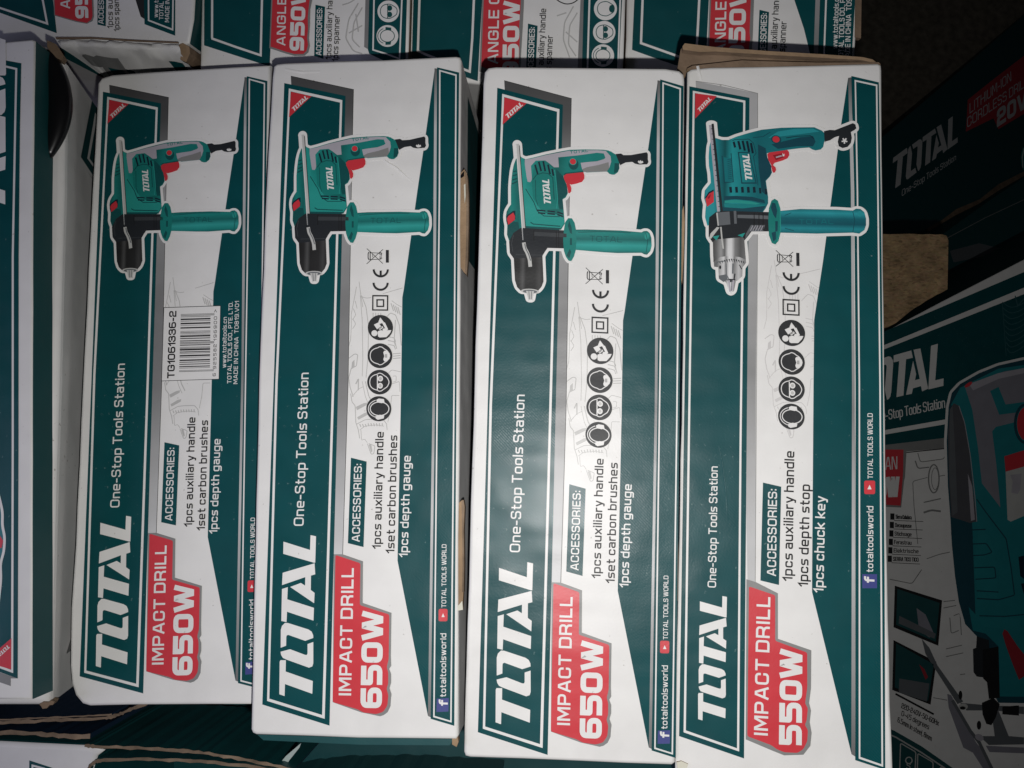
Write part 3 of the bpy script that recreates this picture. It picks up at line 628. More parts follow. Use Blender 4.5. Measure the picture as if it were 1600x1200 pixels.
def ghost_drill(A, ink):
    """Pale line drawing of a drill behind the writing (pixels of the second carton)."""
    S = lambda pts, w=1.0: A.stroke(pts, w, ink, .4, r=2)
    S([(561, 440), (564, 462), (567, 480)]); S([(565, 462), (572, 480), (576, 510), (575, 560), (572, 590)], 1.2); S([(563, 462), (566, 500), (567, 560), (566, 588)])
    S([(557, 448), (553, 470), (549, 490), (549, 510), (548, 530), (544, 545)]); S([(566, 464), (573, 466), (580, 465)]); S([(598, 459), (612, 455), (629, 450)])
    S([(612, 470), (622, 477), (628, 480)]); S([(552, 482), (556, 492), (551, 500)]); S([(551, 498), (556, 506), (551, 514)]); S([(555, 470), (558, 482)])
    S([(600, 500), (610, 489), (618, 492), (624, 508), (627, 540)], 1.3); S([(618, 500), (616, 530), (620, 545)], 1.4)
    for i in range(4): S([(583 + i * 4, 489), (583 + i * 4, 498)], 1.2)
    for i in range(4): S([(611 + i * 3.5, 474 + i * 2), (615 + i * 3.5, 486 + i * 2)], 1.6)
    for i in range(3): S([(606, 526 + i * 6), (616, 528 + i * 6), (618, 534 + i * 6)], 1.4)
    for i in range(3): S([(614, 553 + i * 3.6), (626, 552 + i * 3.6)], 1.4)
    S([(545, 560), (554, 553), (559, 554), (557, 572), (549, 575), (545, 590), (547, 605), (552, 620)], 1.3); A.poly([(550, 566), (554, 562), (554, 574), (549, 577)], ink, .3)
    S([(548, 615), (550, 628), (555, 634), (556, 660), (560, 672), (562, 685)], 1.3); S([(550, 620), (560, 608), (568, 604)]); S([(556, 600), (560, 592), (560, 610)], 2)
    A.poly([(556, 636), (568, 630), (574, 629), (573, 633), (558, 641)], ink, .3); A.poly([(558, 652), (570, 645), (576, 644), (575, 648), (560, 656)], ink, .3)
    S([(557, 663), (570, 656), (580, 655), (598, 655), (604, 662), (605, 672)], 1.2)
    for i in range(9): S([(562 + i * 4.4, 662.5 - (i > 2) * 1.2), (564 + i * 4.2, 667 - (i > 2) * 1)], 1.6)
    S([(562, 672), (570, 666), (588, 664), (600, 666)]); S([(564, 672), (565, 688), (570, 686), (574, 692)]); S([(574, 693), (580, 710), (584, 709), (586, 697), (576, 693)], 1.2); A.poly([(576, 695), (580, 694), (582, 705), (580, 707)], ink, .5)
    S([(606, 660), (610, 640), (612, 618), (624, 618)]); S([(600, 590), (612, 578), (626, 581)]); S([(571, 596), (576, 618), (582, 630)], 1.6); S([(566, 596), (571, 620), (577, 634)])
    S([(612, 600), (624, 596), (625, 612)]); S([(614, 588), (619, 587), (619, 596), (614, 597)])

def drill_print(root, kind):
    """All printing of one drill carton's top. kind: 'plain', 'barcode', 'keyed'."""
    if kind == 'keyed': f = FB[4]
    else: f = FB[2]
    # --- green name panel
    A = Art(f)
    if kind == 'keyed':
        A.poly([(1087, 127), (1183.7, 146), (1184, 300), (1181, 600), (1180, 908), (1168, 912), (1160, 500), (1166, 170), (1088, 155)], GREYL, 1)
        A.stroke([(1087, 127), (1130, 133), (1183.7, 146), (1184, 300), (1182, 600), (1180, 909)], .9, GREYK, 1.4)
        A.poly([(1077, 135), (1171, 153), (1162.5, 1185), (1061, 1150)], GREEN, 2)
        A.frame([(1082.5, 142), (1164.5, 157.5), (1162, 400), (1158.5, 700), (1154.8, 1174), (1068, 1144)], [(1085.5, 145.5), (1161.3, 160.3), (1158.6, 400), (1155.3, 700), (1151.5, 1169), (1071.5, 1141)], WHITE, 3)
        A.poly([(1086.3, 146), (1120, 150.5), (1086, 185.5)], RED, 3.5)
        A.logo((1093.5, 175), (1112, 155.5), (-4.2, -4.0), WHITE, 4)
    else:
        A.poly([(454.5, 119), (552.5, 140), (549, 300), (544, 600), (535.5, 866), (515, 866), (535, 170), (456, 150)], GREYB, 1)
        A.stroke([(454.5, 119), (552.5, 140), (549, 300), (544, 600), (535.5, 866)], .8, DARKG, 1.4)
        A.poly([(444.3, 130), (540, 150), (515, 1133.7), (410, 1100.7)], GREEN, 2)
        A.frame([(451.5, 138.5), (535, 156.7), (528.8, 367), (522.5, 600), (507.5, 1123), (417.5, 1095), (430.3, 600)], [(454.3, 143), (531.5, 160.5), (525.3, 367), (518.9, 600), (503.5, 1117), (421, 1091.5), (434, 600)], WHITE, 3)
        A.poly([(454.8, 143.6), (487, 150.5), (451.7, 183.5)], RED, 3.5)
        A.logo((460, 174), (482, 153.5), (-4.3, -4.4), WHITE, 4)
    A.build('name_panel', root)
    # --- wordmark and slogan
    A = Art(f)
    if kind == 'keyed':
        A.logo((1133.2, 1125), (1135.7, 931), (-42.5, .5), WHITE, 4)
        A.build('wordmark', root); A = Art(f)
        A.text('One-Stop Tools Station', (1118.7, 918), (1121.5, 729), 13.2, WHITE, 4, .14)
    else:
        A.logo((488.2, 1087.7), (494, 836), (-51.5, -.3), WHITE, 4)
        A.build('wordmark', root); A = Art(f)
        A.text('One-Stop Tools Station', (474.6, 821.5), (482.7, 582.5), 16.0, WHITE, 4, .14)
    A.build('slogan', root)
    # --- red badge
    A = Art(f)
    if kind == 'keyed':
        A.poly([(1166, 905), (1180, 909), (1215.3, 927), (1215.3, 998), (1267.5, 1016), (1267, 1075), (1264, 1098), (1267, 1110), (1265, 1128), (1268, 1145), (1266, 1165), (1255, 1179), (1225, 1180), (1205, 1172), (1165, 1155)], GREYK, 5)
        A.poly([(1170, 916), (1211, 930), (1211, 1001), (1261, 1019.5), (1261, 1075), (1257.5, 1099), (1262, 1106), (1260, 1126), (1257, 1132), (1262, 1140), (1261, 1158), (1255, 1170), (1246, 1176), (1225, 1175), (1213, 1170), (1205, 1164), (1167.5, 1150)], RED, 6, r=3)
        A.text('IMPACT DRILL', (1199.5, 1149), (1203.5, 933), 21.5, WHITE, 7, .165)
        A.text('550W', (1252.3, 1164.5), (1253.5, 1016), 35, WHITE, 7, .25, gap=.12)
    else:
        A.poly([(522, 866), (535.5, 866), (567.5, 877), (567, 942), (612, 957.5), (611, 1024), (611.6, 1040), (608.5, 1045), (611.5, 1053), (611.5, 1066), (609, 1075), (612, 1084), (611, 1103), (604.5, 1115.5), (594, 1119), (565, 1113), (545, 1106), (520, 1097)], GREYK, 5)
        A.poly([(598, 1118.5), (606, 1112.5), (610.5, 1103), (611.5, 1088), (613, 1090), (612, 1104), (606, 1116)], WHITE, 5.4)
        A.poly([(524.5, 867), (563.5, 880), (562.5, 945.4), (608.5, 960), (607.5, 1030), (604.5, 1042), (606.8, 1050), (606.8, 1068), (604.2, 1076), (607, 1086), (605.5, 1102), (599, 1112), (588, 1115.5), (568, 1113), (559, 1108), (520, 1096.8)], RED, 6, r=3)
        A.text('IMPACT DRILL', (549, 1086.3), (553.3, 887.6), 20, WHITE, 7, .165)
        A.text('650W', (597, 1106), (599.3, 955.3), 34.3, WHITE, 7, .25, gap=.12)
    A.build('wattage_badge', root)
    # --- right hand wedge and narrow strip
    A = Art(f)
    if kind == 'keyed':
        A.poly([(1325, 122), (1314, 195), (1300, 302), (1286, 407), (1275, 480), (1272, 500), (1271, 600), (1268.7, 905), (1268.7, 925), (1330, 1177), (1336, 1180), (1336, 700), (1331, 121)], GREEN, 2)
        A.poly([(1325, 122), (1330, 121), (1334, 300), (1335.5, 600), (1336, 1182), (1330, 1178), (1331, 600), (1329.3, 300)], LINEG, 3)
        A.poly([(1330, 119), (1373, 129), (1376, 300), (1379.5, 600), (1382, 900), (1383, 1203), (1336, 1187.5), (1336.6, 600), (1334.5, 300)], GREEN, 3.3)
        A.frame([(1335, 125), (1370.7, 132.5), (1372.6, 300), (1376, 600), (1379.6, 1198), (1341.5, 1185), (1341.3, 600), (1338.3, 300)], [(1337.3, 128), (1368.3, 134.8), (1370.3, 300), (1373.6, 600), (1377, 1194), (1344, 1182.5), (1343.6, 600), (1340.6, 300)], WHITE, 4)
    else:
        A.poly([(679.5, 107), (665, 212), (652, 300), (631, 452), (628.7, 465), (626.9, 600), (621.2, 876), (668.7, 1118.5), (674, 1121), (682, 600), (684, 107.5)], GREEN, 2)
        A.poly([(679, 107.3), (683, 107.5), (682, 300), (680.2, 600), (673, 1120), (668.7, 1118.4), (676.2, 600), (677.5, 300)], LINEG, 3)
        A.poly([(683, 105.5), (717.5, 113.7), (716, 300), (713.5, 600), (710, 1134), (673, 1123), (680.2, 600), (682.3, 300)], GREEN, 3.3)
        A.frame([(686.2, 109.2), (713.7, 116.7), (712.7, 300), (710.7, 600), (705.8, 1128.8), (677, 1120.3), (682.3, 600), (685.6, 300)], [(688.4, 112), (711.5, 118.7), (710.4, 300), (708.5, 600), (703.6, 1125.7), (679.2, 1118.3), (684.5, 600), (687.8, 300)], WHITE, 4)
    A.build('side_strip', root)
    A = Art(f)
    if kind == 'keyed':
        A.poly([(1350, 751), (1367, 751), (1367, 772), (1350, 772)], RED, 5, r=3); A.poly([(1355, 765), (1355, 758.5) , (1362, 765), (1355, 765)][:3] and [(1355, 764.5), (1361.5, 764.5), (1358.3, 757.5)], WHITE, 6)
        A.text('TOTAL TOOLS WORLD', (1363.6, 748), (1363.2, 646), 8, WHITE, 5, .14); A.text('totaltoolsworld', (1364, 894), (1364.3, 791), 10.4, WHITE, 5, .14)
        A.poly([(1347, 897), (1370, 897), (1370, 919), (1347, 919)], VIOLET, 5); A.text('f', (1366, 911), (1366, 901), 16, WHITE, 6, .2)
    elif kind == 'plain':
        A.poly([(685.5, 951.2), (699.5, 951.2), (699.3, 970.6), (685.3, 970.6)], RED, 5, r=3); A.poly([(690, 964), (695, 964), (692.4, 958)], WHITE, 6)
        A.text('TOTAL TOOLS WORLD', (697.3, 949), (697.7, 850.5), 7.4, WHITE, 5, .14); A.text('totaltoolsworld', (697, 1088.7), (697.4, 989.5), 9.6, WHITE, 5, .14)
        A.poly([(682.5, 1091.5), (701.3, 1090.5), (700.8, 1111.5), (682, 1112.3)], VIOLET, 5); A.text('f', (699.8, 1103), (700, 1093), 14.5, WHITE, 6, .2)
    else:
        A.poly([(688.5, 951.2), (702.5, 951.2), (702.3, 970.6), (688.3, 970.6)], RED, 5, r=3); A.poly([(693, 964), (698, 964), (695.4, 958)], WHITE, 6)
        A.text('TOTAL TOOLS WORLD', (699.8, 949), (700.2, 846), 7.4, WHITE, 5, .14); A.text('totaltoolsworld', (700, 1084.7), (700.4, 983.5), 9.6, WHITE, 5, .14)
        A.poly([(685.5, 1088.5), (702.3, 1087.5), (701.8, 1108.5), (685, 1109.3)], VIOLET, 5); A.text('f', (700.6, 1100), (700.8, 1090), 14.5, WHITE, 6, .2)
    A.build('web_addresses', root)
    # --- accessories
    A = Art(f); INK = BLACKI
    if kind == 'keyed':
        A.poly([(1192, 754), (1220.5, 760.5), (1217, 914), (1188, 907)], GREEN, 3.2)
        A.text('ACCESSORIES:', (1212.3, 900), (1214, 764.5), 14, WHITE, 5, .15)
        A.text('1pcs auxiliary handle', (1238, 908), (1241, 705.5), 15.5, INK, 6, .155); A.text('1pcs depth stop', (1262.3, 917), (1265.5, 757.5), 15.5, INK, 6, .155)
        A.text('1pcs chuck key', (1286.3, 926), (1289.6, 775.5), 15.5, WHITE, 6, .15)
    else:
        A.poly([(548.5, 715.2), (573, 721.2), (568.2, 854.8), (543.7, 848.7)], GREEN, 3.2)
        A.text('ACCESSORIES:', (562.3, 846.3), (565.8, 725), 12.6, WHITE, 5, .15)
        A.text('1pcs auxiliary handle', (595.3, 857.5), (600, 675), 13.8, INK, 6, .155); A.text('1set carbon brushes', (616.5, 864.5), (621.2, 680.5), 13.8, INK, 6, .155)
        A.text('1pcs depth gauge', (637.2, 870.5), (642.2, 712.3), 13.8, WHITE, 6, .15)
    A.build('accessories_list', root)
    # --- pictures
    A = Art(f)
    if kind == 'keyed': keyed_drill(A)
    else: keyless_drill(A)
    A.build('drill_picture', root)
    # --- ghost drawing and symbols
    A = Art(FB[2])
    ghost_drill(A, GHOST4 if kind == 'keyed' else GHOST)
    g = A.build('pale_line_drawing', root)
    if kind == 'keyed':
        sh = FB[4].uv((1236.7, 520.5)) - FB[2].uv((594.7, 512.2)); s = .99
        g.location = (sh.x + .003, sh.y + .012, 0)
    if kind != 'barcode':
        A = Art(FB[2]); safety_symbols(A, DARKG); o = A.build('safety_symbols', root)
        if kind == 'keyed': o.location = (sh.x, sh.y, 0)
    else:
        A = Art(FB[1])
        A.poly([(256.6, 481), (345, 478), (342.5, 592.5), (253, 595.4)], WHITE, 7.2)
        A.stroke([(256.6, 481), (345, 478), (342.5, 592.5), (253, 595.4)], .9, DARKG, 7.5, True)
        A.text('TG1061336-2', (273.2, 591), (276.4, 486), 11.8, BLACKI, 8, .19, gap=.12)
        Z = lambda X, Y: (240 + X / 8, 470 + Y / 8)
        bars = [(172, 4), (184, 4), (192, 3), (205, 5), (235, 15), (258, 5), (288, 15), (312, 4), (342, 14), (385, 4), (400, 6), (415, 4), (432, 3), (447, 15), (475, 9), (505, 9), (522, 4), (531, 4), (541, 4), (558, 9), (585, 4), (598, 5), (615, 16), (643, 9), (660, 5), (690, 15), (712, 4), (747, 14), (772, 7), (797, 8), (826, 10), (845, 4), (875, 4), (888, 5)]
        for y, t in bars:
            e = 765 if y < 195 or y > 870 or 518 < y < 545 else 716
            sx = 345 - (y - 170) * .03
            A.stroke([Z(sx, y), Z(e - (y - 170) * .012, y - (e - sx) * .028)], t / 8 * 1.22, BLACKI, 8)
        A.text('6', (337.6, 588), (337.7, 583), 5, BLACKI, 8, .15); A.text('925582', (338.2, 576.8), (338.9, 538), 5, BLACKI, 8, .15, gap=.3); A.text('196900', (339, 532.5), (339.6, 494.5), 5, BLACKI, 8, .15, gap=.3)
        A.text('>', (339.5, 488.5), (339.6, 483.5), 5, BLACKI, 8, .15)
        A.text('www.totaltools.cn', (353.6, 574.5), (354.9, 495.5), 6.8, WHITE, 5, .14); A.text('TOTAL TOOLS CO., PTE. LTD.', (361.8, 599), (364, 472), 6.6, WHITE, 5, .15)
        A.text('MADE IN CHINA  T0819.V01', (371.5, 600), (373.9, 470.5), 6.6, WHITE, 5, .15)
        A.build('barcode_label', root)

def crease(root, face, pts, w, m, name='paper_crease', h=.00025):
    q = round_path([tuple(face.uv(p)) for p in pts], 6 * face.scale(pts[0]), False); M = Mesh(); k = face.scale(pts[0]) * w
    n = len(q); Ls = []
    for i, p in enumerate(q):
        d = (q[min(i + 1, n - 1)] - q[max(i - 1, 0)]).normalized(); nn = Vector((-d.y, d.x)); t = math.sin(math.pi * i / (n - 1)) ** .6
        Ls.append([(p.x - nn.x * k, p.y - nn.y * k, 2e-5), (p.x, p.y, 2e-5 + h * t), (p.x + nn.x * k, p.y + nn.y * k, 2e-5)])
    for a, b in zip(Ls, Ls[1:]):
        for j in (0, 1): M.face([a[j], b[j], b[j + 1], a[j + 1]], m)
    return M.build(name, root, merge=True, smooth=True)

SUPPORT = .545          # distance of the lower cartons' tops below the camera, along "up"
def height_to_support(face):
    c = face.t + face.R @ Vector((.046, 0, 0))
    return (SUPPORT - (-c.dot(UP))) / abs(face.n.dot(UP)) - .002

# ------------------------------------------------------------------ setting: the floor
Mf = Mesh(); Mf.face([(-3, -3, 0), (3, -3, 0), (3, 3, 0), (-3, 3, 0)], FLOOR); fl = Mf.build('floor'); struct(fl)
jg = Mesh()

# ------------------------------------------------------------------ the four drill cartons
GRP = 'impact drill cartons laid side by side'
b1 = thing('drill_carton', FB[1], 'leftmost drill carton, the only one with a printed barcode, tucked under its right neighbour', 'drill box', GRP)
carton('carton_body', FB[1], wob([(158, 121), (175, 116), (300, 107.5), (423, 101), (422, 130), (409, 600), (398, 1101), (260, 1101.5), (140, 1103.5), (128, 1100), (117, 1087), (111, 1068), (108.7, 1040), (110, 950), (117, 850), (128, 600), (143, 300), (151.5, 150), (152, 130)]),
       height_to_support(FB[1]), {'L': TSIDE, 'T': NAVY, 'R': WHITE, 'B': TSIDE}, b1)
drill_print(b1, 'barcode')
b2 = thing('drill_carton', FB[2], 'second drill carton from the left, 650W, torn open twice along its right edge', 'drill box', GRP)
carton('carton_body', FB[2], wob([(427, 103), (432, 99), (445, 97.5), (600, 92.5), (712, 87), (719, 88.5), (721, 94), (719.5, 300), (718.5, 600), (716, 900), (716, 1150), (713, 1155.5), (560, 1154), (400, 1148.5), (394, 1146), (391.5, 1140), (394, 1040), (403.5, 600), (415, 300), (425, 120)]),
       height_to_support(FB[2]), {'L': NAVY, 'T': NAVY, 'R': WHITE, 'B': TSIDE}, b2)
drill_print(b2, 'plain')
b3 = thing('drill_carton', FB[3], 'third drill carton from the left, 650W, with intact edges and navy left side', 'drill box', GRP)
carton('carton_body', FB[3], wob([(757, 112), (763, 105), (775, 103.5), (900, 104.5), (1040, 106), (1062, 109.5), (1069, 116), (1070, 125), (1067.5, 300), (1062, 600), (1058.5, 900), (1055.5, 1192), (1050, 1196), (900, 1190), (735, 1184), (727, 1182), (724.5, 1175), (728, 1040), (741, 600), (750, 300), (755, 130)]),
       height_to_support(FB[3]), {'L': NAVY, 'T': TSIDE, 'R': WHITE, 'B': TSIDE}, b3)
drill_print(b3, 'plain')
b4 = thing('drill_carton', FB[4], 'rightmost drill carton, 550W with a keyed steel chuck, its brown end flap raised', 'drill box', GRP)
carton('carton_body', FB[4], wob([(1073.5, 112), (1080, 107), (1110, 104), (1200, 102.5), (1300, 100), (1372, 98), (1378, 101), (1378.5, 110), (1380, 300), (1383, 600), (1388, 900), (1392, 1100), (1397, 1230), (1225, 1222), (1054.5, 1212), (1056, 1100), (1060, 900), (1066, 600), (1070.5, 300)]),
       height_to_support(FB[4]), {'L': NAVY, 'T': BROWND, 'R': WHITE, 'B': TSIDE}, b4)
drill_print(b4, 'keyed')

# ---- end flap of the fourth carton: two plies of brown board standing off the end
slab('raised_end_flap', FB[4], [(1066.5, 68), (1069, 64.5), (1120, 71), (1200, 77), (1290, 82.5), (1350, 86.5), (1367, 90), (1376, 97.5), (1377, 104), (1240, 101), (1110, 104), (1072, 110), (1067, 112), (1061, 100)], -.006, -.0085, BROWND, BROWN, b4)
slab('flap_rim', FB[4], [(1067.5, 69), (1071, 64.2), (1120, 70.2), (1200, 76.2), (1290, 81.5), (1350, 85.8), (1366, 89.5), (1376, 97), (1350, 90.5), (1290, 87), (1200, 82), (1120, 77), (1095, 78), (1068, 74)], -.0022, -.0058, BROWN, BROWND, b4)
slab('inner_flap', FB[4], [(1074, 106), (1082, 101.5), (1110, 98.5), (1160, 93), (1200, 94.5), (1280, 96.5), (1374, 96), (1377, 99.5), (1300, 101.5), (1200, 104), (1110, 106), (1082, 109)], -.0008, -.0055, BROWND, BROWN, b4)

# ---- torn edges: brown board showing at the right edge of the second carton
def torn(root, face, px, light, z0=-.0012):
    o = slab('torn_edge', face, px, z0, z0 - .004, BROWN, BROWND, root)
    if light: slab('torn_ply', face, light, z0 + .0006, z0 - .0015, CREAM, BROWN, root)
torn(b2, FB[2], [(717.5, 276), (720, 268), (725, 263), (729, 270), (731, 290), (731.5, 320), (730.5, 380), (728.5, 428), (724, 424), (718, 415), (717.5, 340)], [(724.5, 288), (727, 286), (727.5, 305), (726, 318), (725, 304)])
slab('torn_ply', FB[2], [(726.5, 268), (730, 274), (731.8, 300), (732, 340), (731, 400), (729, 430), (726.5, 424), (728, 380), (728.6, 320)], -.0006, -.005, EDGE, EDGE, b2)
slab('torn_gap_shade', FB[2], [(718, 275), (721, 270), (725, 266), (724.5, 274), (720, 277)], -.0010, -.0016, PLASTIC, PLASTIC, b2)  # black piece painting in the shade of the hole at the tear's top
slab('torn_ply', FB[2], [(720.8, 783), (724, 781), (725.8, 792), (724.2, 830), (725, 880), (724.2, 926), (721.8, 925), (722.6, 880), (721.8, 830)], -.0006, -.005, EDGE, EDGE, b2)
torn(b2, FB[2], [(711.5, 792), (716, 786), (722, 781), (725, 790), (723, 830), (724, 880), (723.5, 925), (722, 952), (717, 948), (712, 940), (711.5, 860)], [(700, 946), (708, 950), (716, 946), (722, 939), (723, 953), (712, 955), (703, 953)])
torn(b3, FB[3], [(1064.5, 335), (1069, 320), (1070.5, 345), (1069, 400), (1066.5, 443), (1063.5, 430)], None)
torn(b3, FB[3], [(1056.5, 832), (1060, 828), (1060.5, 870), (1059.5, 940), (1056.5, 925)], [(1047, 820), (1049, 819), (1059, 825.5), (1058.5, 828)])
# soft end fold below the second carton
slab('end_fold', FB[2], [(400, 1149), (560, 1154), (708, 1156), (702, 1166), (560, 1165), (410, 1158)], -.0014, -.03, TSIDE, TSIDE, b2)
slab('corner_tear', FB[2], [(706, 1153), (714, 1151), (716, 1160), (713, 1168), (706, 1164)], -.0008, -.006, BROWN, BROWND, b2)
slab('corner_tear', FB[4], [(1057, 1190), (1064, 1188), (1075, 1193), (1072, 1201), (1058, 1200)], .0009, -.0005, CREAM, BROWN, b4)
# navy panel on the right wall of the second carton
crease(b2, FB[2], [(592, 236), (600, 250), (610, 257), (620, 262), (632, 274), (645, 285)], 1.3, WHITE, h=.0007)
crease(b1, FB[1], [(398, 600), (330, 601)], .6, WHITE)
crease(b4, FB[4], [(1122, 690), (1128, 720), (1134, 770), (1138, 830)], 1.0, GREEN, h=.0009)
crease(b4, FB[4], [(1090, 103), (1092, 112), (1096, 126)], 2.2, WHITE, h=.0008)
crease(b2, FB[2], [(445, 108), (470, 113), (500, 112)], 2.2, WHITE, h=.0005)
FW = Face(FB[2].R, FB[2].t)
wall_x = FB[2].uv((719, 400)).x
Mw = Mesh(); xx = wall_x + .00045
def wallpoly(pts, m): Mw.face([(xx, v, z) for v, z in pts], m)
va = FB[2].uv((719, 120)).y; vb = FB[2].uv((719, 385)).y; vc = FB[2].uv((719, 372)).y
wallpoly([(va, -.022), (va, -.075), (vc, -.075), (vb, -.022)], TSIDE)
Mw.build('side_panel_print', b2)

# ------------------------------------------------------------------ grinder cartons behind
GG = 'angle grinder cartons in a row behind the drill boxes'
def icon_disc(A, c, kind, r=17):
    A.disc(c, r, WHITE, 6)
    cx, cy = c
    if kind != 'ear': A.stroke([(cx + a, cy + b) for a, b in ((-13, 0), (-11, -7), (-6, -10.5), (2, -11.5), (7, -9), (13, -5), (14, 0), (13, 5), (7, 9), (2, 11.5), (-6, 10.5), (-11, 7))], 1.2, TEALD, 7, True, 3)
    else: A.ring((cx, cy), 11, 1.2, TEALD, 7, ry=9.5); A.ring((cx - 2, cy), 13, 1.1, TEALD, 7.2, ry=12, a0=110, a1=250)
    if kind == 'eye': A.stroke([(cx - 1, cy - 11), (cx - 1, cy + 11)], 1.4, TEALD, 7.3); A.disc((cx + 2, cy - 5), 4, TEALD, 7.5, 4.4); A.disc((cx + 2, cy + 5), 4, TEALD, 7.5, 4.4)
    elif kind == 'mask': A.disc((cx + 10, cy), 4.5, TEALD, 7.4, 6)
    else: A.poly([(cx - 3, cy - 14), (cx + 6, cy - 13), (cx + 6, cy - 9), (cx - 3, cy - 9)], TEALD, 7.4); A.poly([(cx - 3, cy + 9), (cx + 6, cy + 9), (cx + 5, cy + 13.5), (cx - 3, cy + 14)], TEALD, 7.4)
GD = .480
def grinder(label, outline_px, ydir, side, height=.13, depth=GD):
    f = flat_face((outline_px[0][0], 60), depth, ydir, (UP + Vector((0, -.2, 0))))
    o = thing('grinder_carton', f, label, 'grinder box', GG)
    carton('carton_body', f, outline_px, height, side, o, rnd=.002)
    return f, o
# first, far left, with a crushed end
f, g1 = grinder('crumpled grinder carton at the far left of the back row, its white end crushed', [(-60, 84), (-60, -160), (314, -160), (303, 30), (296, 68), (285, 71), (100, 63), (88, 84)], ((312, 100), (316, 0)), {'R': TSIDE, 'B': WHITE, 'L': WHITE, 'T': WHITE})
A = Art(f)
A.poly([(-30, 6), (0, 20), (89, 52), (83, 0), (78, -60), (-30, -60)], GREEN, 2); A.stroke([(-20, 2), (0, 12.5), (74, 37), (67, 0), (62, -60)], 3.2, WHITE, 3)
A.build('name_panel', g1); A = Art(f)
A.poly([(83, -60), (84, 0), (85, 24.5), (119, 34.5), (136, 37.5), (145, 33), (147, 26), (146, 0), (146, -60)], GREYK, 4); A.poly([(84, -60), (85.5, 0), (86.5, 23.5), (120, 33), (136, 36), (143, 31), (145, 25), (144, 0), (144, -60)], RED, 5)
A.text('ANGLE GRINDER', (110, 13.5), (110, -160), 15.5, WHITE, 6, .16); A.text('950W', (138.6, 29), (137, -62), 21, WHITE, 6, .25, gap=.12); A.build('wattage_badge', g1); A = Art(f)
A.poly([(153, -60), (167, -60), (165.5, 41.3), (152.5, 38.5)], GREEN, 3.2); A.text('ACCESSORIES:', (162.3, 37.5), (163.5, -42), 8.6, WHITE, 5, .15)
A.text('1pcs auxiliary handle', (176.6, 44.5), (175.5, -80), 9, DARKG, 5, .14); A.text('1pcs spanner', (187, 49), (185.5, -18), 9, DARKG, 5, .14); A.build('accessories_list', g1); A = Art(f)
A.poly([(205, -60), (212, 0), (220, 26), (226, 30), (226, -60)], DARKG, 2.5); A.poly([(224, -60), (226, 38), (274, 56), (274, -60)], GREEN, 3.3)
A.stroke([(232, -60), (232.5, 32), (270, 46.5), (271.5, -60)], 2.4, WHITE, 4)
A.text('www.totaltools.cn', (247, 27.5), (250, -50), 7, WHITE, 5, .14); A.text('TOTAL TOOLS CO., PTE. LTD.', (255.5, 31), (257.5, -90), 6.8, WHITE, 5, .15); A.text('MADE IN CHINA  T0820.V02', (264.6, 35), (266.5, -88), 6.8, WHITE, 5, .15)
A.build('side_strip', g1)
# crushed flap at its near end
def crumple(name, face, px_rows, mats, amp, parent, seed=3, sub=5):
    rnd = random.Random(seed); M = Mesh(); rows = []
    n = len(px_rows[0][0])
    def lerp(a, b, t): return tuple(a[i] + (b[i] - a[i]) * t for i in range(2))
    grid = []
    for ri, (row, z) in enumerate(px_rows):
        line = []
        for i in range(n - 1):
            for k in range(sub): line.append((lerp(row[i], row[i + 1], k / sub), z))
        line.append((row[-1], z)); grid.append(line)
    V = []
    for ri, line in enumerate(grid):
        VV = []
        for ci, (p, z) in enumerate(line):
            edge = ri in (0,)
            q = face.uv((p[0], p[1])); VV.append((q.x, q.y, z + (0 if edge else rnd.uniform(-amp, amp))))
        V.append(VV)
    for i in range(len(V) - 1):
        for j in range(len(V[0]) - 1):
            M.face([V[i][j], V[i][j + 1], V[i + 1][j + 1], V[i + 1][j]][::-1], mats(i, j) if callable(mats) else mats[0])
    o = M.build(name, parent, merge=True, smooth=True)
    return o
X5 = [94, 130, 180, 235, 284]
crumple('crushed_flap', f, [([(x, y) for x, y in zip(X5, (63, 63, 66, 69, 72))], .0006), ([(x, y) for x, y in zip(X5, (67, 66, 69, 72, 74))], .0035), ([(x, y) for x, y in zip((97, 130, 180, 235, 286), (72, 71, 74, 77, 79))], .004), ([(x, y) for x, y in zip((100, 132, 182, 236, 287), (77, 76, 79, 82, 87))], .002), ([(x, y) for x, y in zip((104, 134, 184, 238, 288), (81, 82, 86, 90, 95))], -.006), ([(x, y) for x, y in zip((110, 136, 186, 240, 290), (88, 92, 98, 102, 104))], -.016), ([(x, y) for x, y in zip((128, 140, 188, 242, 292), (104, 110, 114, 116, 116))], -.03)],
        lambda i, j: (GREYK if (i == 4 and 2 <= j <= 8) or (i == 5 and j in (5, 8)) else GREEN if i >= 4 and (j in (17, 18) or (i == 5 and j in (6, 7, 9))) else WHITE), .0024, g1)
slab('torn_edge', f, [(94, 62), (150, 62), (210, 66), (284, 69.5), (284, 71.3), (210, 68), (150, 64.3), (95, 65)], .0045, .0035, BROWND, BROWND, g1)
slab('torn_corner', f, [(277, 72), (287, 68), (297, 74), (298, 84), (292, 98), (283, 94), (284, 82)], .001, -.02, BROWN, BROWND, g1)
A = Art(f); A.base = -160
A.build('flap_print', g1) if A.M.f else None
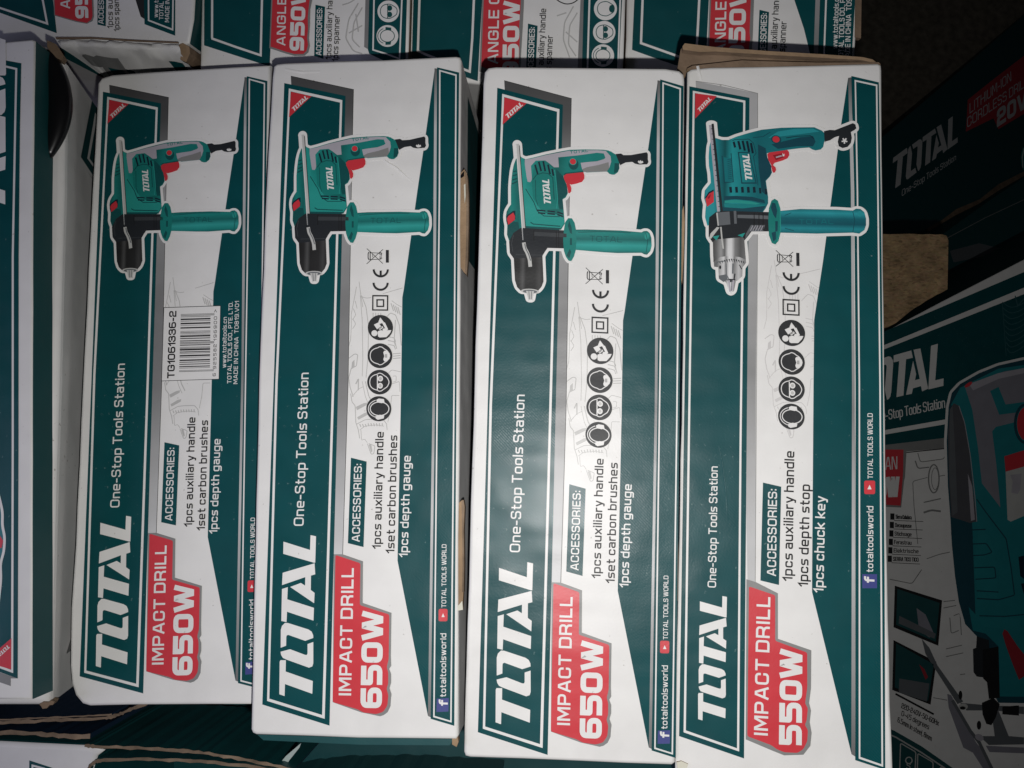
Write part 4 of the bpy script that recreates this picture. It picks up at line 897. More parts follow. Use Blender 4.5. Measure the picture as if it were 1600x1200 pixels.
# second
f, g2 = grinder('grinder carton right of the crumpled one, second from the left in the back row', [(315, -160), (641, -160), (641, 0), (637.5, 118), (312, 112), (314, 0)], ((312, 100), (315, 0)), {'L': BROWND, 'R': BROWND, 'B': WHITE, 'T': WHITE})
A = Art(f)
A.poly([(319.5, -80), (319, 71), (400, 97), (421.5, 104), (423.5, 60), (425, 0), (427, -80)], GREEN, 2); A.stroke([(332, -80), (331.5, 58), (332, 60.5), (370, 74), (407.5, 86.5), (409.5, 0), (411, -80)], 3.4, WHITE, 3)
A.build('name_panel', g2); A = Art(f)
A.poly([(425, -80), (424, 0), (421, 75.5), (447, 84), (460, 87.5), (476, 87.2), (482, 82), (484.5, 72), (483, 60), (484.5, 40), (485, 15), (488, 0), (490, -80)], GREYK, 4); A.poly([(427, -80), (426, 0), (423, 73), (447, 81), (460, 84.5), (474, 84.5), (479, 80), (481.5, 70), (480, 60), (481.5, 45), (481, 28), (482.5, 12), (484, 0), (486, -80)], RED, 5)
A.text('ANGLE GRINDER', (446.2, 71.5), (449.5, -112), 14, WHITE, 6, .16); A.text('950W', (475, 80), (479, -22), 23, WHITE, 6, .25, gap=.12); A.build('wattage_badge', g2); A = Art(f)
A.poly([(493, 7.5), (508, 10.8), (505, 92), (491, 87.5)], GREEN, 3.2); A.text('ACCESSORIES:', (502.3, 86.5), (504, 13), 8.6, WHITE, 5, .15)
A.text('1pcs auxiliary handle', (517.6, 93), (520.5, -22), 9.4, DARKG, 5, .14); A.text('1pcs spanner', (528, 96), (531, 25), 9.4, DARKG, 5, .14); A.build('accessories_list', g2); A = Art(f)
A.poly([(570, -80), (571, 0), (569, 73.5), (575, 77), (577, 0), (576, -80)], GREYB, 2.5); A.poly([(578, -80), (577, 0), (575, 78), (577, 84), (600, 95), (633, 104), (636, 0), (637, -80)], GREEN, 3.3)
A.stroke([(585, -80), (584.5, 0), (583, 78), (604, 84.5), (624.5, 92), (628, 0), (629, -80)], 2.4, WHITE, 4)
icon_disc(A, (607, 18), 'eye'); icon_disc(A, (605.5, 56.5), 'ear'); icon_disc(A, (608, -20), 'mask'); A.build('side_strip', g2); A = Art(f)
for p in ([(560, 5), (545, 30), (540, 60), (552, 80), (566, 84)], [(566, 12), (553, 35), (550, 62), (562, 74)], [(535, 8), (548, 4), (566, -10)], [(545, 52), (566, 40)], [(556, 22), (560, 50)]): A.stroke(p, 2, GHOST, 2.6, r=5)
A.build('pale_line_drawing', g2)
# third
f, g3 = grinder('grinder carton third from the left in the back row, showing three round safety icons', [(643, -160), (978, -160), (978, 0), (974, 118), (860, 128), (756, 132), (690, 126), (640, 118)], ((640, 100), (643, 0)), {'L': BROWND, 'R': BROWND, 'B': WHITE, 'T': WHITE})
A = Art(f)
A.poly([(648, -80), (646, 0), (643.5, 90), (690, 108), (746.5, 127), (750, 60), (753.5, 0), (756, -80)], GREEN, 2); A.stroke([(657, -80), (655.5, 0), (653, 80), (690, 95), (734, 112), (738, 60), (740.5, 0), (743, -80)], 3.6, WHITE, 3)
A.build('name_panel', g3); A = Art(f)
A.poly([(755, -80), (753.5, 0), (749, 112), (800, 126), (812, 124), (814, 90), (817, 40), (818.5, 10), (820, -80)], GREYK, 4); A.poly([(757, -80), (756, 0), (752, 104), (800, 120), (809, 118), (811, 90), (812, 60), (811, 45), (813.5, 10), (815, -80)], RED, 5)
A.text('ANGLE GRINDER', (778.3, 100), (782.5, -104), 16.5, WHITE, 6, .16); A.text('950W', (810, 121), (812.5, 2), 25.5, WHITE, 6, .25, gap=.12); A.build('wattage_badge', g3); A = Art(f)
A.poly([(825, 37), (840, 40.5), (836.5, 126), (821.5, 122)], GREEN, 3.2); A.text('ACCESSORIES:', (833, 119), (836, 43), 9, WHITE, 5, .15)
A.text('1pcs auxiliary handle', (848, 130), (853.5, 14), 10, DARKG, 5, .14); A.text('1pcs spanner', (860.5, 128), (864, 56), 10, DARKG, 5, .14); A.build('accessories_list', g3); A = Art(f)
A.poly([(908, -80), (907, 0), (903, 92), (902, 118), (910, 120), (912.5, 0), (914, -80)], GREYB, 2.5); A.poly([(914, -80), (912, 0), (909, 118), (966, 122), (972, 0), (974, -80)], GREEN, 3.3)
A.stroke([(922, -80), (921, 0), (917.5, 120)], 2.8, WHITE, 4); A.stroke([(972, -80), (969, 0), (965, 120)], 2.4, WHITE, 4)
icon_disc(A, (946, 14), 'mask', 18); icon_disc(A, (944, 50.5), 'eye', 17.5); icon_disc(A, (942, 87), 'ear', 17.5); A.build('side_strip', g3); A = Art(f)
A.stroke([(866, -4), (874, 3), (885, 7), (896, 5), (906, -3)], 1.6, DARKG, 2.6, r=5)
for p in ([(902, 20), (890, 40), (888, 70), (900, 88)], [(896, 10), (882, 35), (880, 62), (890, 90)], [(884, 50), (902, 66)], [(870, 25), (885, 20)]): A.stroke(p, 2, GHOST, 2.6, r=5)
A.build('pale_line_drawing', g3)
# fourth
f, g4 = grinder('rightmost grinder carton in the back row, beside the dark gap, with white company address lines', [(981, -160), (1352, -160), (1342, 0), (1334, 118), (975, 128), (978, 60)], ((976, 100), (981, 0)), {'L': BROWND, 'R': BROWND, 'B': WHITE, 'T': WHITE})
A = Art(f)
A.poly([(993, -80), (991, 0), (987.5, 78), (1032, 94), (1062, 104), (1100, 118), (1104, 70), (1107.5, 0), (1110, -80)], GREEN, 2); A.stroke([(1006, -80), (1004, 0), (1001.5, 67.5), (1062, 89), (1087, 98), (1090, 50), (1092.5, 0), (1094, -80)], 3.6, WHITE, 3)
A.build('name_panel', g4); A = Art(f)
A.poly([(1110, -80), (1108.5, 0), (1105, 100), (1170, 118), (1176, 60), (1178, 0), (1180, -80)], GREYK, 4); A.poly([(1112, -80), (1111, 0), (1107, 98), (1165, 112), (1172, 60), (1171, 50), (1173, 0), (1175, -80)], RED, 5)
A.text('ANGLE GRINDER', (1133.3, 84), (1137.5, -113), 17, WHITE, 6, .16); A.text('950W', (1163, 96), (1167, -26), 25.5, WHITE, 6, .25, gap=.12); A.build('wattage_badge', g4); A = Art(f)
A.poly([(1186.5, 15.5), (1201.5, 19), (1198, 104), (1183, 100)], GREEN, 3.2); A.text('ACCESSORIES:', (1196, 98), (1198.5, 21), 9.4, WHITE, 5, .15)
A.text('1pcs auxiliary handle', (1212, 106), (1218, -16), 10.3, DARKG, 5, .14); A.text('1pcs spanner', (1224.5, 110), (1229, 34), 10.3, DARKG, 5, .14); A.build('accessories_list', g4); A = Art(f)
A.poly([(1236, -80), (1241, 0), (1256, 45), (1272, 110), (1284, 114), (1290, -80)], GREEN, 2); A.poly([(1276, -80), (1274, 0), (1271, 90), (1278, 92), (1281, 0), (1282, -80)], LINEG, 3)
A.poly([(1284, -80), (1282, 0), (1278, 110), (1329, 120), (1336, 0), (1338, -80)], GREEN, 3.3); A.stroke([(1293, -80), (1290.5, 0), (1286.5, 110)], 2.6, WHITE, 4)
A.text('www.totaltools.cn', (1308, 76), (1311, -8), 8, WHITE, 5, .14); A.text('TOTAL TOOLS CO., PTE. LTD.', (1317.5, 95), (1321.5, -40), 8, WHITE, 5, .15); A.text('MADE IN CHINA  T0919.V02', (1327.6, 97), (1331.6, -38), 8, WHITE, 5, .15)
A.build('side_strip', g4)
slab('brown_side_flap', f, [(1336, -60), (1347, -60), (1345, 60), (1335.5, 58)], .0002, -.004, BROWND, BROWND, g4)

# ------------------------------------------------------------------ far left: flat case carton lying on a white carton
fA = flat_face((25, 600), .40, ((50, 1090), (52, 300)))
bA = thing('flat_carton', fA, 'flat green-sided carton cut off by the left edge, its print upside down', 'tool box')
carton('carton_body', fA, wob([(-260, 62), (0, 65.5), (50, 61), (55.5, 64), (53.5, 150), (51.5, 300), (50.5, 600), (50.3, 900), (50, 1093), (0, 1093), (-260, 1090)], .25), .016, {'R': TSIDE, 'T': NAVY, 'B': TSIDE, 'L': WHITE}, bA, rnd=.0012)
A = Art(fA)
A.poly([(-160, 60), (0, 93), (33.5, 99), (31.5, 200), (29.5, 400), (29.3, 700), (28, 1060), (0, 1050), (-160, 1005)], GREEN, 2)
A.poly([(17, 1060), (28, 1060), (-60, 1030), (-60, 1053), (0, 1066), (17, 1072)], GREYK, 1)
A.stroke([(-160, 68), (0, 102), (25.8, 108), (24, 200), (20.3, 400), (20.3, 700), (19.3, 1049), (0, 1042), (-160, 1000)], 3.2, WHITE, 3)
A.poly([(18.3, 997), (18, 1046), (-2, 1040), (-25, 1034)], RED, 3.4); A.logo((12, 1007.5), (-8, 1026), (4.5, 3.5), WHITE, 4)
A.build('name_panel', bA); A = Art(fA)
A.logo((-45, 60), (-47, 330), (54, 0), WHITE, 4); A.build('wordmark', bA); A = Art(fA)
A.stroke([(-10, 745), (0, 780), (4.5, 800), (4, 822), (8, 838), (6.5, 862), (1, 880), (2, 905), (-4, 960), (-14, 985)], 4.2, WHITE, 4, r=8); A.poly([(-60, 745), (-10, 748), (0, 785), (2.5, 805), (2, 822), (6, 840), (4, 860), (-1, 880), (-1, 905), (-6, 955), (-60, 960)], BTEAL, 3.7)
A.poly([(-30, 830), (0, 836), (5.5, 845), (3, 856), (-30, 862)], RED, 4.5); A.build('tool_picture', bA)

fBB = flat_face((70, 600), .4195, ((50, 1090), (52, 300)), (UP + Vector((.25, 0, 0))))
bB = thing('white_carton', fBB, 'white carton under the flat green-sided one, with a black handle at its top end', 'tool box')
Ecol = CREAM
carton('carton_body', fBB, [(-200, 70), (60, 66), (85, 76), (103, 98), (102, 200), (101, 300), (96.5, 450), (93, 600), (88, 750), (84, 900), (80, 1050), (79, 1099), (60, 1103), (-200, 1103)], .105, {'R': WHITE, 'T': NAVY, 'B': TSIDE, 'L': WHITE}, bB, rnd=.0035)
# printing on its right wall, on the plane of that wall
wa = fBB.uv((101, 300)); wb = fBB.uv((79.5, 1080)); dW = (wb - wa).normalized(); nW = Vector((-dW.y, dW.x))
def wallpt(y, z):
    t = (fBB.uv((95, y)).y - wa.y) / dW.y; p = wa + dW * t; return (p.x + nW.x * .0009, p.y + nW.y * .0009, z)
if nW.x < 0: nW = -nW
Mw = Mesh()
def wp(pts, m, off=0): 
    q = []
    for y, z in pts:
        t = (fBB.uv((95, y)).y - wa.y) / dW.y; p = wa + dW * t; q.append((p.x + nW.x * (.0012 + off), p.y + nW.y * (.0012 + off), z))
    Mw.face(q, m)
wp([(108, -0.0380), (100, -0.1140), (250, -0.1140), (222, -0.0209)], TSIDE)
wp([(120, -0.0437), (118, -0.1140), (228, -0.1140), (212, -0.0314)], WHITE, .0001); wp([(124, -0.0471), (122, -0.1140), (222, -0.1140), (208, -0.0351)], TSIDE, .0002)
Mw.build('side_panel', bB); Mw = Mesh()
wp([(232, -0.0294), (240, -0.0570), (300, -0.1140), (252, -0.1140)], GREYK)
wp([(1033, -0.0181), (880, -0.0665), (960, -0.0950), (1027, -0.0418)], GREYK); Mw.build('side_print', bB); Mw = Mesh()
wp([(1068, -0.0294), (1040, -0.0437), (980, -0.0950), (1060, -0.0950)], TSIDE)
Mw.build('side_print', bB)
slab('torn_corner', fBB, [(62, 1100), (68, 1096), (76, 1097), (80, 1094), (86, 1096), (83, 1101), (78, 1101), (74, 1106), (67, 1107), (65, 1103)], .0006, -.006, BROWND, BROWND, bB)
slab('torn_tab', fBB, [(80, 72), (94, 78), (106, 96), (102, 103), (88, 96), (80, 82)], .006, .001, BROWND, BROWND, bB)
# black handle: a fat bowed tube
def tube(name, pts, radii, m, parent, n=20, flat=1.0):
    M = Mesh(); rings = []
    P = [Vector(p) for p in pts]
    for i, p in enumerate(P):
        d = (P[min(i + 1, len(P) - 1)] - P[max(i - 1, 0)]).normalized()
        s_ = d.cross(Vector((0, 0, 1))).normalized(); u = s_.cross(d).normalized()
        rings.append([tuple(p + s_ * (radii[i] * math.cos(a)) + u * (radii[i] * flat * math.sin(a))) for a in [2 * math.pi * k / n for k in range(n)]])
    for a, b in zip(rings, rings[1:]):
        for k in range(n): M.face([a[k], a[(k + 1) % n], b[(k + 1) % n], b[k]], m)
    M.face(rings[0][::-1], m); M.face(rings[-1], m)
    return M.build(name, parent, merge=True, smooth=True)
hp = []
hr = []
for i in range(21):
    t = i / 20; y = 88 + (250 - 88) * t
    c = 116.5 - 31 * (abs(2 * t - 1) ** 2.1) if t < .5 else 116.5 - 31 * (abs(2 * t - 1) ** 1.9)
    wpx = 17.5 - 10 * abs(2 * t - 1) ** 2.2
    q = fBB.uv((c - wpx, y)); hp.append((q.x, q.y, .0045)); hr.append(wpx * fBB.scale((c, y)))
tube('handle', hp, hr, PLASTIC, bB, flat=.75)

# ------------------------------------------------------------------ lower cartons with upright flaps at the near end
def lower(px, depth, label, cat, name, outline_px, side, top, height):
    f = flat_face(px, depth, ((px[0], px[1] + 50), (px[0], px[1] - 50)))
    o = thing(name, f, label, cat)
    carton('carton_body', f, outline_px, height, side, o, top=top, rnd=.002)
    return f, o
D_s = SUPPORT
def support_px(X, Y, d=D_s):   # the pixel of a world-plane point, used for large hidden outlines
    p = ax_x * X + ax_y * Y - UP * d
    return (800 + F * p.x / -p.z, 600 - F * p.y / -p.z)
DK = {'L': TSIDE, 'R': TSIDE, 'T': TSIDE, 'B': TSIDE}
fL, oL = lower((550, 1190), .55, 'large dark green master carton that the drill boxes lie on', 'carton', 'master_carton',
               [support_px(-.36, .150), support_px(.185, .150), support_px(.185, -.36), support_px(-.36, -.36)], DK, TSIDE, CAM_H - SUPPORT - .006)
# carton under the grinder boxes
fL2 = flat_face((700, 40), .64, ((700, 60), (700, 0)))
oL2 = thing('shipping_carton', fL2, 'brown shipping carton under the back row of grinder boxes', 'carton')
def spx(X, Y, d): 
    p = ax_x * X + ax_y * Y - UP * d
    return (800 + F * p.x / -p.z, 600 - F * p.y / -p.z)
dd = -fL2.t.dot(UP)
carton('carton_body', fL2, [spx(-.38, .52, dd), spx(.20, .52, dd), spx(.20, .158, dd), spx(-.38, .158, dd)], dd and (CAM_H - dd - .002), {k: BROWND for k in 'LRTB'}, oL2, top=BROWND)

def upright(name, pts, depth, drop, th, m_in, parent_label=None, cat=None, parent=None, label=None, group=None, edge=EDGE):
    """A board standing on edge: its raw top edge follows pts (photo pixels) at the given depth."""
    f = flat_face(pts[len(pts) // 2], depth)
    if parent is None:
        pass
    q = round_path([tuple(f.uv(p)) for p in pts], .01, False, 5)
    qq = [q[0]]
    for a_, b_ in zip(q, q[1:]):
        k_ = max(1, int((b_ - a_).length / .0035))
        qq += [a_ + (b_ - a_) * (t_ / k_) for t_ in range(1, k_ + 1)]
    q = qq
    hw = th / 2; Lr, Rr = ribbon(q, hw, False, False); M = Mesh(); n = len(q)
    for i in range(n):
        e_ = (Lr[i] - Rr[i]); Lr[i] = Lr[i] + e_ * random.uniform(-.22, .22); Rr[i] = Rr[i] + e_ * random.uniform(-.22, .22)
    # Rr: lower side in the picture when pts run left to right
    zt = [random.uniform(-.0003, .0003) for _ in range(n)]
    for i in range(n - 1):
        a, b = Lr[i], Lr[i + 1]; c, d = Rr[i], Rr[i + 1]; za, zb = zt[i], zt[i + 1]
        M.face([(c.x, c.y, za), (d.x, d.y, zb), (b.x, b.y, zb), (a.x, a.y, za)], edge)
        M.face([(a.x, a.y, za), (b.x, b.y, zb), (b.x, b.y, -drop), (a.x, a.y, -drop)], m_in)
        M.face([(d.x, d.y, zb), (c.x, c.y, za), (c.x, c.y, -drop), (d.x, d.y, -drop)], m_in)
        M.face([(c.x, c.y, -drop), (a.x, a.y, -drop), (b.x, b.y, -drop), (d.x, d.y, -drop)], m_in)
    for i in (0, n - 1):
        M.face([(Lr[i].x, Lr[i].y, zt[i]), (Rr[i].x, Rr[i].y, zt[i]), (Rr[i].x, Rr[i].y, -drop), (Lr[i].x, Lr[i].y, -drop)], NAVY)
    o = M.build(name, None, merge=True)
    o.matrix_world = f.M
    if parent:
        o.parent = parent; o.matrix_parent_inverse = parent.matrix_world.inverted()
    return o
bpy.context.view_layer.update()
upright('upright_flap', [(132, 1165.5), (140, 1166), (220, 1169.5), (290, 1173), (330, 1178), (400, 1190), (460, 1203)], .4585, .085, .0018, TSIDE, parent=oL)
upright('upright_flap', [(134, 1222), (137, 1203), (144, 1192), (158, 1187.5), (200, 1186), (270, 1187.5), (330, 1191), (400, 1198), (440, 1206)], .4575, .085, .0016, TSIDE, parent=oL)
upright('upright_flap', [(410, 1240), (500, 1226), (620, 1224), (780, 1232)], .500, .055, .0025, TSIDE, parent=oL)
# open carton at the lower left
f5 = flat_face((60, 1185), .462, ((60, 1200), (60, 1150)))
o5 = thing('open_carton', f5, 'white carton with open dark flaps at the lower left corner', 'carton')
carton('carton_body', f5, [(-200, 1152), (0, 1158), (60, 1161), (135, 1164.5), (165, 1172), (152, 1182), (143, 1210), (140, 1330), (-200, 1330)], .12, {'T': TSIDE, 'L': TSIDE, 'R': TSIDE, 'B': TSIDE}, o5, rnd=.003)
A = Art(f5); A.poly([(46, 1188), (80, 1199), (110, 1215), (110, 1320), (44, 1320)], GREEN, 2); A.stroke([(50, 1320), (51, 1196), (70, 1201), (105, 1222)], 3, WHITE, 3); A.build('name_panel', o5)
bpy.context.view_layer.update()
upright('upright_flap', [(-60, 1146), (0, 1145), (60, 1146), (105, 1150.5), (141, 1151)], .460, .09, .0024, NAVY, parent=o5)
upright('upright_flap', [(-60, 1131), (0, 1129), (60, 1126.5), (120, 1124), (168, 1122), (184, 1117), (205, 1108), (236, 1096)], .457, .09, .0017, NAVY, parent=o5)
upright('upright_flap', [(-60, 1125), (0, 1125), (60, 1122), (110, 1120), (150, 1118), (175, 1116)], .4555, .09, .0008, NAVY, parent=o5)
# paper sliver
f6 = flat_face((452, 1180), .462)
o6 = slab('paper_scrap', f6, [(470.5, 1161), (468, 1168), (452, 1188), (444, 1203), (432, 1199), (447, 1181)], .0003, -.0003, mat('grey_paper', (.40, .47, .44), .6), None)
o6.matrix_world = f6.M; tag(o6, 'thin pale paper sliver poking up below the second drill box', 'paper scrap')
# the scrap stands in the gap between the flap and the carton

# ------------------------------------------------------------------ right: board block, jigsaw carton, cordless drill carton
f7 = flat_face((1430, 440), .90)
PB = mat('pressed_chip_board', (.33, .225, .125), .9, .15, 'board', noise=.3)
nt = PB.node_tree; v = nt.nodes.new('ShaderNodeTexVoronoi'); v.inputs['Scale'].default_value = 260
tc = nt.nodes.new('ShaderNodeTexCoord'); mp = nt.nodes.new('ShaderNodeMapping'); mp.inputs['Scale'].default_value = (1, 2.4, 1); mp.inputs['Rotation'].default_value = (0, 0, .6)
nt.links.new(tc.outputs['Object'], mp.inputs[0]); nt.links.new(mp.outputs[0], v.inputs['Vector'])
mx = nt.nodes.new('ShaderNodeMix'); mx.data_type = 'RGBA'; mx.blend_type = 'MULTIPLY'; mx.inputs[0].default_value = .55
src = nt.nodes['Principled BSDF'].inputs['Base Color'].links[0].from_socket
nt.links.new(src, mx.inputs[6]); nt.links.new(v.outputs['Color'], mx.inputs[7]); 
hsv = nt.nodes.new('ShaderNodeHueSaturation'); hsv.inputs['Saturation'].default_value = .15; hsv.inputs['Value'].default_value = 1.25
nt.links.new(v.outputs['Color'], hsv.inputs['Color']); nt.links.new(hsv.outputs[0], mx.inputs[7]); nt.links.new(mx.outputs[2], nt.nodes['Principled BSDF'].inputs['Base Color'])
ob = []
for p in [(1300, 364), (1380, 365), (1430, 365), (1472, 365.5), (1480, 368), (1482.5, 376), (1482, 400), (1481.5, 430), (1481, 452), (1455, 466), (1430, 481), (1400, 505), (1388, 511), (1300, 535)]: ob.append(p)
o7 = carton('chipboard_block', f7, wob(ob, .8, 9), (CAM_H + f7.t.dot(UP)) - .004, {k: PB for k in 'LRTB'}, None, top=PB, rnd=.0008)
o7.matrix_world = f7.M; tag(o7, 'rough brown chipboard block standing between the rightmost drill box and dark cartons', 'wood block')

# jigsaw carton
nJ = Vector((UP.x - .02, UP.y - .10, UP.z)).normalized()
f8 = flat_face((1490, 460), 1.12, None, nJ)
o8 = thing('jigsaw_carton', f8, 'shadowed carton at the right edge with a large printed teal jigsaw', 'tool box')
carton('carton_body', f8, [(1300, 559), (1392, 513.5), (1470, 472), (1600, 405.5), (1900, 250), (1900, 1330), (1600, 1290), (1300, 1310)], .36, {'L': WHITE, 'T': TSIDE, 'R': TSIDE, 'B': TSIDE}, o8, rnd=.002)
A = Art(f8)
A.poly([(1300, 556), (1387, 515.5), (1600, 425), (1800, 340), (1800, 640), (1478, 684), (1385, 695), (1300, 706)], GREEN, 2)
A.poly([(1300, 577), (1381, 539.5), (1600, 449.5), (1800, 367), (1800, 382), (1600, 459.5), (1381, 546), (1300, 583)], WHITE, 3)
A.poly([(1300, 689), (1385.5, 671.5), (1479, 655), (1800, 600), (1800, 610), (1479, 662.5), (1385.5, 678.5), (1300, 696)], WHITE, 3)
A.poly([(1300, 706), (1385, 695), (1478, 684), (1478, 700.5), (1385, 708), (1300, 716)], GREYK, 3); A.stroke([(1300, 716), (1412, 707.5), (1478, 700.8)], 1.4, BLACKI, 3.5)
A.build('name_panel', o8); A = Art(f8)
A.logo((1337, 638), (1475, 602.5), (-4, -66), WHITE, 4); A.build('wordmark', o8); A = Art(f8)
A.text('One-Stop Tools Station', (1366, 660.5), (1476.5, 637), 15, WHITE, 4, .10, up=(-1, -15.5)); A.build('slogan', o8); A = Art(f8)
A.poly([(1340, 705), (1416.5, 703), (1414, 745), (1412.5, 752), (1408, 793), (1340, 790)], GREYK, 4); A.poly([(1340, 702), (1411.5, 702.5), (1411, 738), (1407, 790), (1340, 786)], RED, 5)
A.text('MAN', (1372, 735), (1401.5, 733), 22, WHITE, 6, .08, up=(0, -20)); A.text('00W', (1358, 778), (1403.5, 776.5), 32, WHITE, 6, .18, up=(0, -32)); A.build('wattage_badge', o8); A = Art(f8)
for i, t in enumerate(('Sierra Caladora', 'Decoupeuse', 'Stichsage', 'Ferastrau', 'Elektrische', 'SERRA TICO TICO')):
    y = 814 + i * 13.2
    A.poly([(1391 - i * .8, y - 12), (1397.5 - i * .8, y - 11.8), (1397.5 - i * .8, y - 1.8), (1391 - i * .8, y - 2.2)], BLACKI, 4)
    A.stroke([(1397 - i * .8, y - .8), (1442.5 - i, y + .8 + i * .1)], .9, BLACKI, 4.3)
    A.text(t, (1399.5 - i * .8, y - 3.5), (1424 + (i > 3) * 11, y - 2.2), 6, BLACKI, 4.6, .16, up=(0, -6.6))
A.build('language_list', o8); A = Art(f8)
S = lambda p, w=1.3: A.stroke(p, w, GREYK, 3.2, r=4)
S([(1434, 708), (1438, 722), (1475, 717), (1478, 706)]); S([(1430, 720), (1434, 732), (1452, 730)], 1.8); A.ring((1459, 748), 8.2, 2, GREYK, 3.2, ry=22); A.ring((1461, 748), 5.6, 1, GREYK, 3.4, ry=17); S([(1449, 746), (1426, 752), (1428, 790), (1434, 850)], 1.1); S([(1468, 744), (1478, 742), (1478, 760)])
S([(1443, 785), (1470, 779)], 1.8); S([(1443, 801), (1455, 797), (1470, 799)], 3); S([(1448, 873), (1468, 866), (1487, 862)]); S([(1474, 940), (1492, 938)]); S([(1474, 950), (1494, 946)]); S([(1484, 965), (1486, 990), (1498, 985)]); S([(1490, 962), (1500, 958), (1502, 992)])
S([(1478, 1014), (1503, 1008)]); S([(1478, 1026), (1505, 1020)]); S([(1500, 1054), (1508, 1053)]); S([(1390, 905), (1425, 912), (1440, 890)]); S([(1458, 1090), (1480, 1094)])
A.build('pale_line_drawing', o8); A = Art(f8)
COIL = mat('pale_teal_line_ink', (.03, .10, .11), .45)
for k in range(9): A.stroke([(1566 + k * .9, 472 + k * 9), (1578, 481 + k * 9), (1592, 478 + k * 8.6), (1604, 470 + k * 8.4)], 1.3, COIL, 3.2, r=6)
A.stroke([(1566, 474), (1572, 556)], 1.0, COIL, 3.3); A.stroke([(1586, 462), (1590, 478), (1604, 462)], 1.6, COIL, 3.3)
# jigsaw picture
sil = [(1482, 636), (1487, 614), (1500, 600), (1530, 583), (1560, 571), (1600, 562), (1700, 550), (1700, 1100), (1560, 1098), (1550, 1080), (1545, 1012), (1524, 992), (1508, 975), (1498, 940), (1492, 900), (1487, 850), (1485, 812), (1481, 760), (1479, 690)]
A.stroke(sil, 8, WHITE, 4, True, 4); A.poly(sil, BTEALD, 5)
JT = mat('jigsaw_teal_picture_ink', (.010, .20, .225), .42)
A.poly([(1486, 632), (1500, 606), (1560, 576), (1700, 556), (1700, 1090), (1562, 1088), (1560, 1010), (1540, 990), (1520, 985), (1512, 940), (1520, 840), (1512, 700)], JT, 5.4)
LJ = mat('jigsaw_grey_picture_ink', (.23, .225, .26), .42)
A.poly([(1508, 606), (1530, 594), (1570, 580), (1700, 562), (1700, 632), (1590, 643), (1584, 660), (1556, 667), (1550, 674), (1556, 720), (1563, 793), (1534, 755), (1528, 700), (1519, 640)], LJ, 6)
A.poly([(1547, 611), (1560, 604.5), (1571, 632), (1600, 628), (1600, 643), (1561, 648)], JT, 7)
A.poly([(1484, 640), (1490, 630), (1498, 634), (1507, 660), (1515, 710), (1521, 770), (1526, 815), (1515, 817), (1500, 812), (1486, 808), (1482, 740), (1481, 680)], mat('jigsaw_dark_grey_picture_ink', (.09, .09, .10), .3), 7); A.stroke([(1498, 634), (1507, 660), (1516, 712), (1523, 775), (1526, 815)], 1, LILAC, 7.5, r=6)
A.disc((1518 - 5, 601), 7, RED, 6.4, 2.6, rot=-.6); A.ring((1603, 662), 17, 4, BTEALD, 7, ry=30); A.disc((1603, 662), 14, RED, 7.2, 26)
A.poly([(1569, 713), (1605, 702), (1700, 690), (1700, 730), (1600, 729), (1571, 737)], RED, 7); A.poly([(1571, 737), (1600, 729), (1700, 724), (1700, 800), (1600, 806), (1579, 815), (1574, 812)], SILVER, 7)
A.poly([(1578, 742), (1596, 740), (1594, 765), (1590, 772), (1580, 770), (1582, 752)], LILAC, 7.6)
A.poly([(1484, 640), (1488, 634), (1492, 700), (1496, 800), (1488, 806), (1483, 740)], STEEL, 7.2); A.poly([(1512, 740), (1519, 760), (1523, 812), (1517, 814)], LILAC, 7.25)
A.poly([(1530, 822), (1548, 840), (1556, 880), (1558, 935), (1528, 934), (1522, 880)], mat('jigsaw_light_teal_picture_ink', (.012, .21, .235), .42), 6.2); A.poly([(1530, 965), (1590, 966), (1598, 985), (1570, 984), (1534, 978)], mat('jigsaw_light_teal_picture_ink', None), 6.2)
A.poly([(1500, 840), (1520, 846), (1524, 960), (1506, 940)], BTEALD, 6.1); A.poly([(1514, 600), (1560, 583), (1600, 575), (1600, 583), (1560, 592), (1520, 610)], LILAC, 6.3)
for p in ([(1526, 780), (1540, 800), (1572, 842), (1580, 890), (1585, 930), (1560, 937), (1526, 935)], [(1518, 828), (1540, 827)], [(1518, 850), (1541, 849), (1550, 863), (1538, 867), (1520, 868)], [(1522, 887), (1554, 886), (1556, 903), (1524, 905)], [(1526, 923), (1560, 925)], [(1530, 962), (1570, 963), (1600, 960)]): A.stroke(p, 1.8, BTEALD, 7.4, r=3)
A.poly([(1591, 870), (1600, 868), (1600, 905), (1594, 900)], VENT, 7.4); A.poly([(1595, 912), (1600, 911), (1600, 930)], VENT, 7.4)
DR = mat('jigsaw_red_picture_ink', (.30, .02, .03), .42)
A.poly([(1566, 990), (1569, 983), (1574, 986), (1590, 1010), (1606, 1030), (1610, 1050), (1592, 1062), (1583, 1040), (1572, 1010)], DR, 7.6)
CH8 = mat('charcoal_picture_ink', None)
A.poly([(1526, 994), (1545, 1000), (1548, 1060), (1526, 1057), (1521, 1050), (1520, 1014), (1525, 1012)], CH8, 5.6)
A.poly([(1535, 1015), (1560, 1010), (1562, 1090), (1545, 1092), (1542, 1066), (1536, 1060)], BLACKI, 6)
A.poly([(1440, 998), (1452, 1012), (1465, 1040), (1505, 1096), (1496, 1100), (1446, 1022)], STEEL, 5)
A.poly([(1480, 1084), (1486, 1086), (1525, 1160), (1535, 1172), (1560, 1215), (1545, 1215), (1520, 1176), (1505, 1168), (1482, 1105)], LJ, 5.5); A.stroke([(1488, 1094), (1516, 1142), (1530, 1160), (1554, 1210)], 5, STEEL, 6.2)
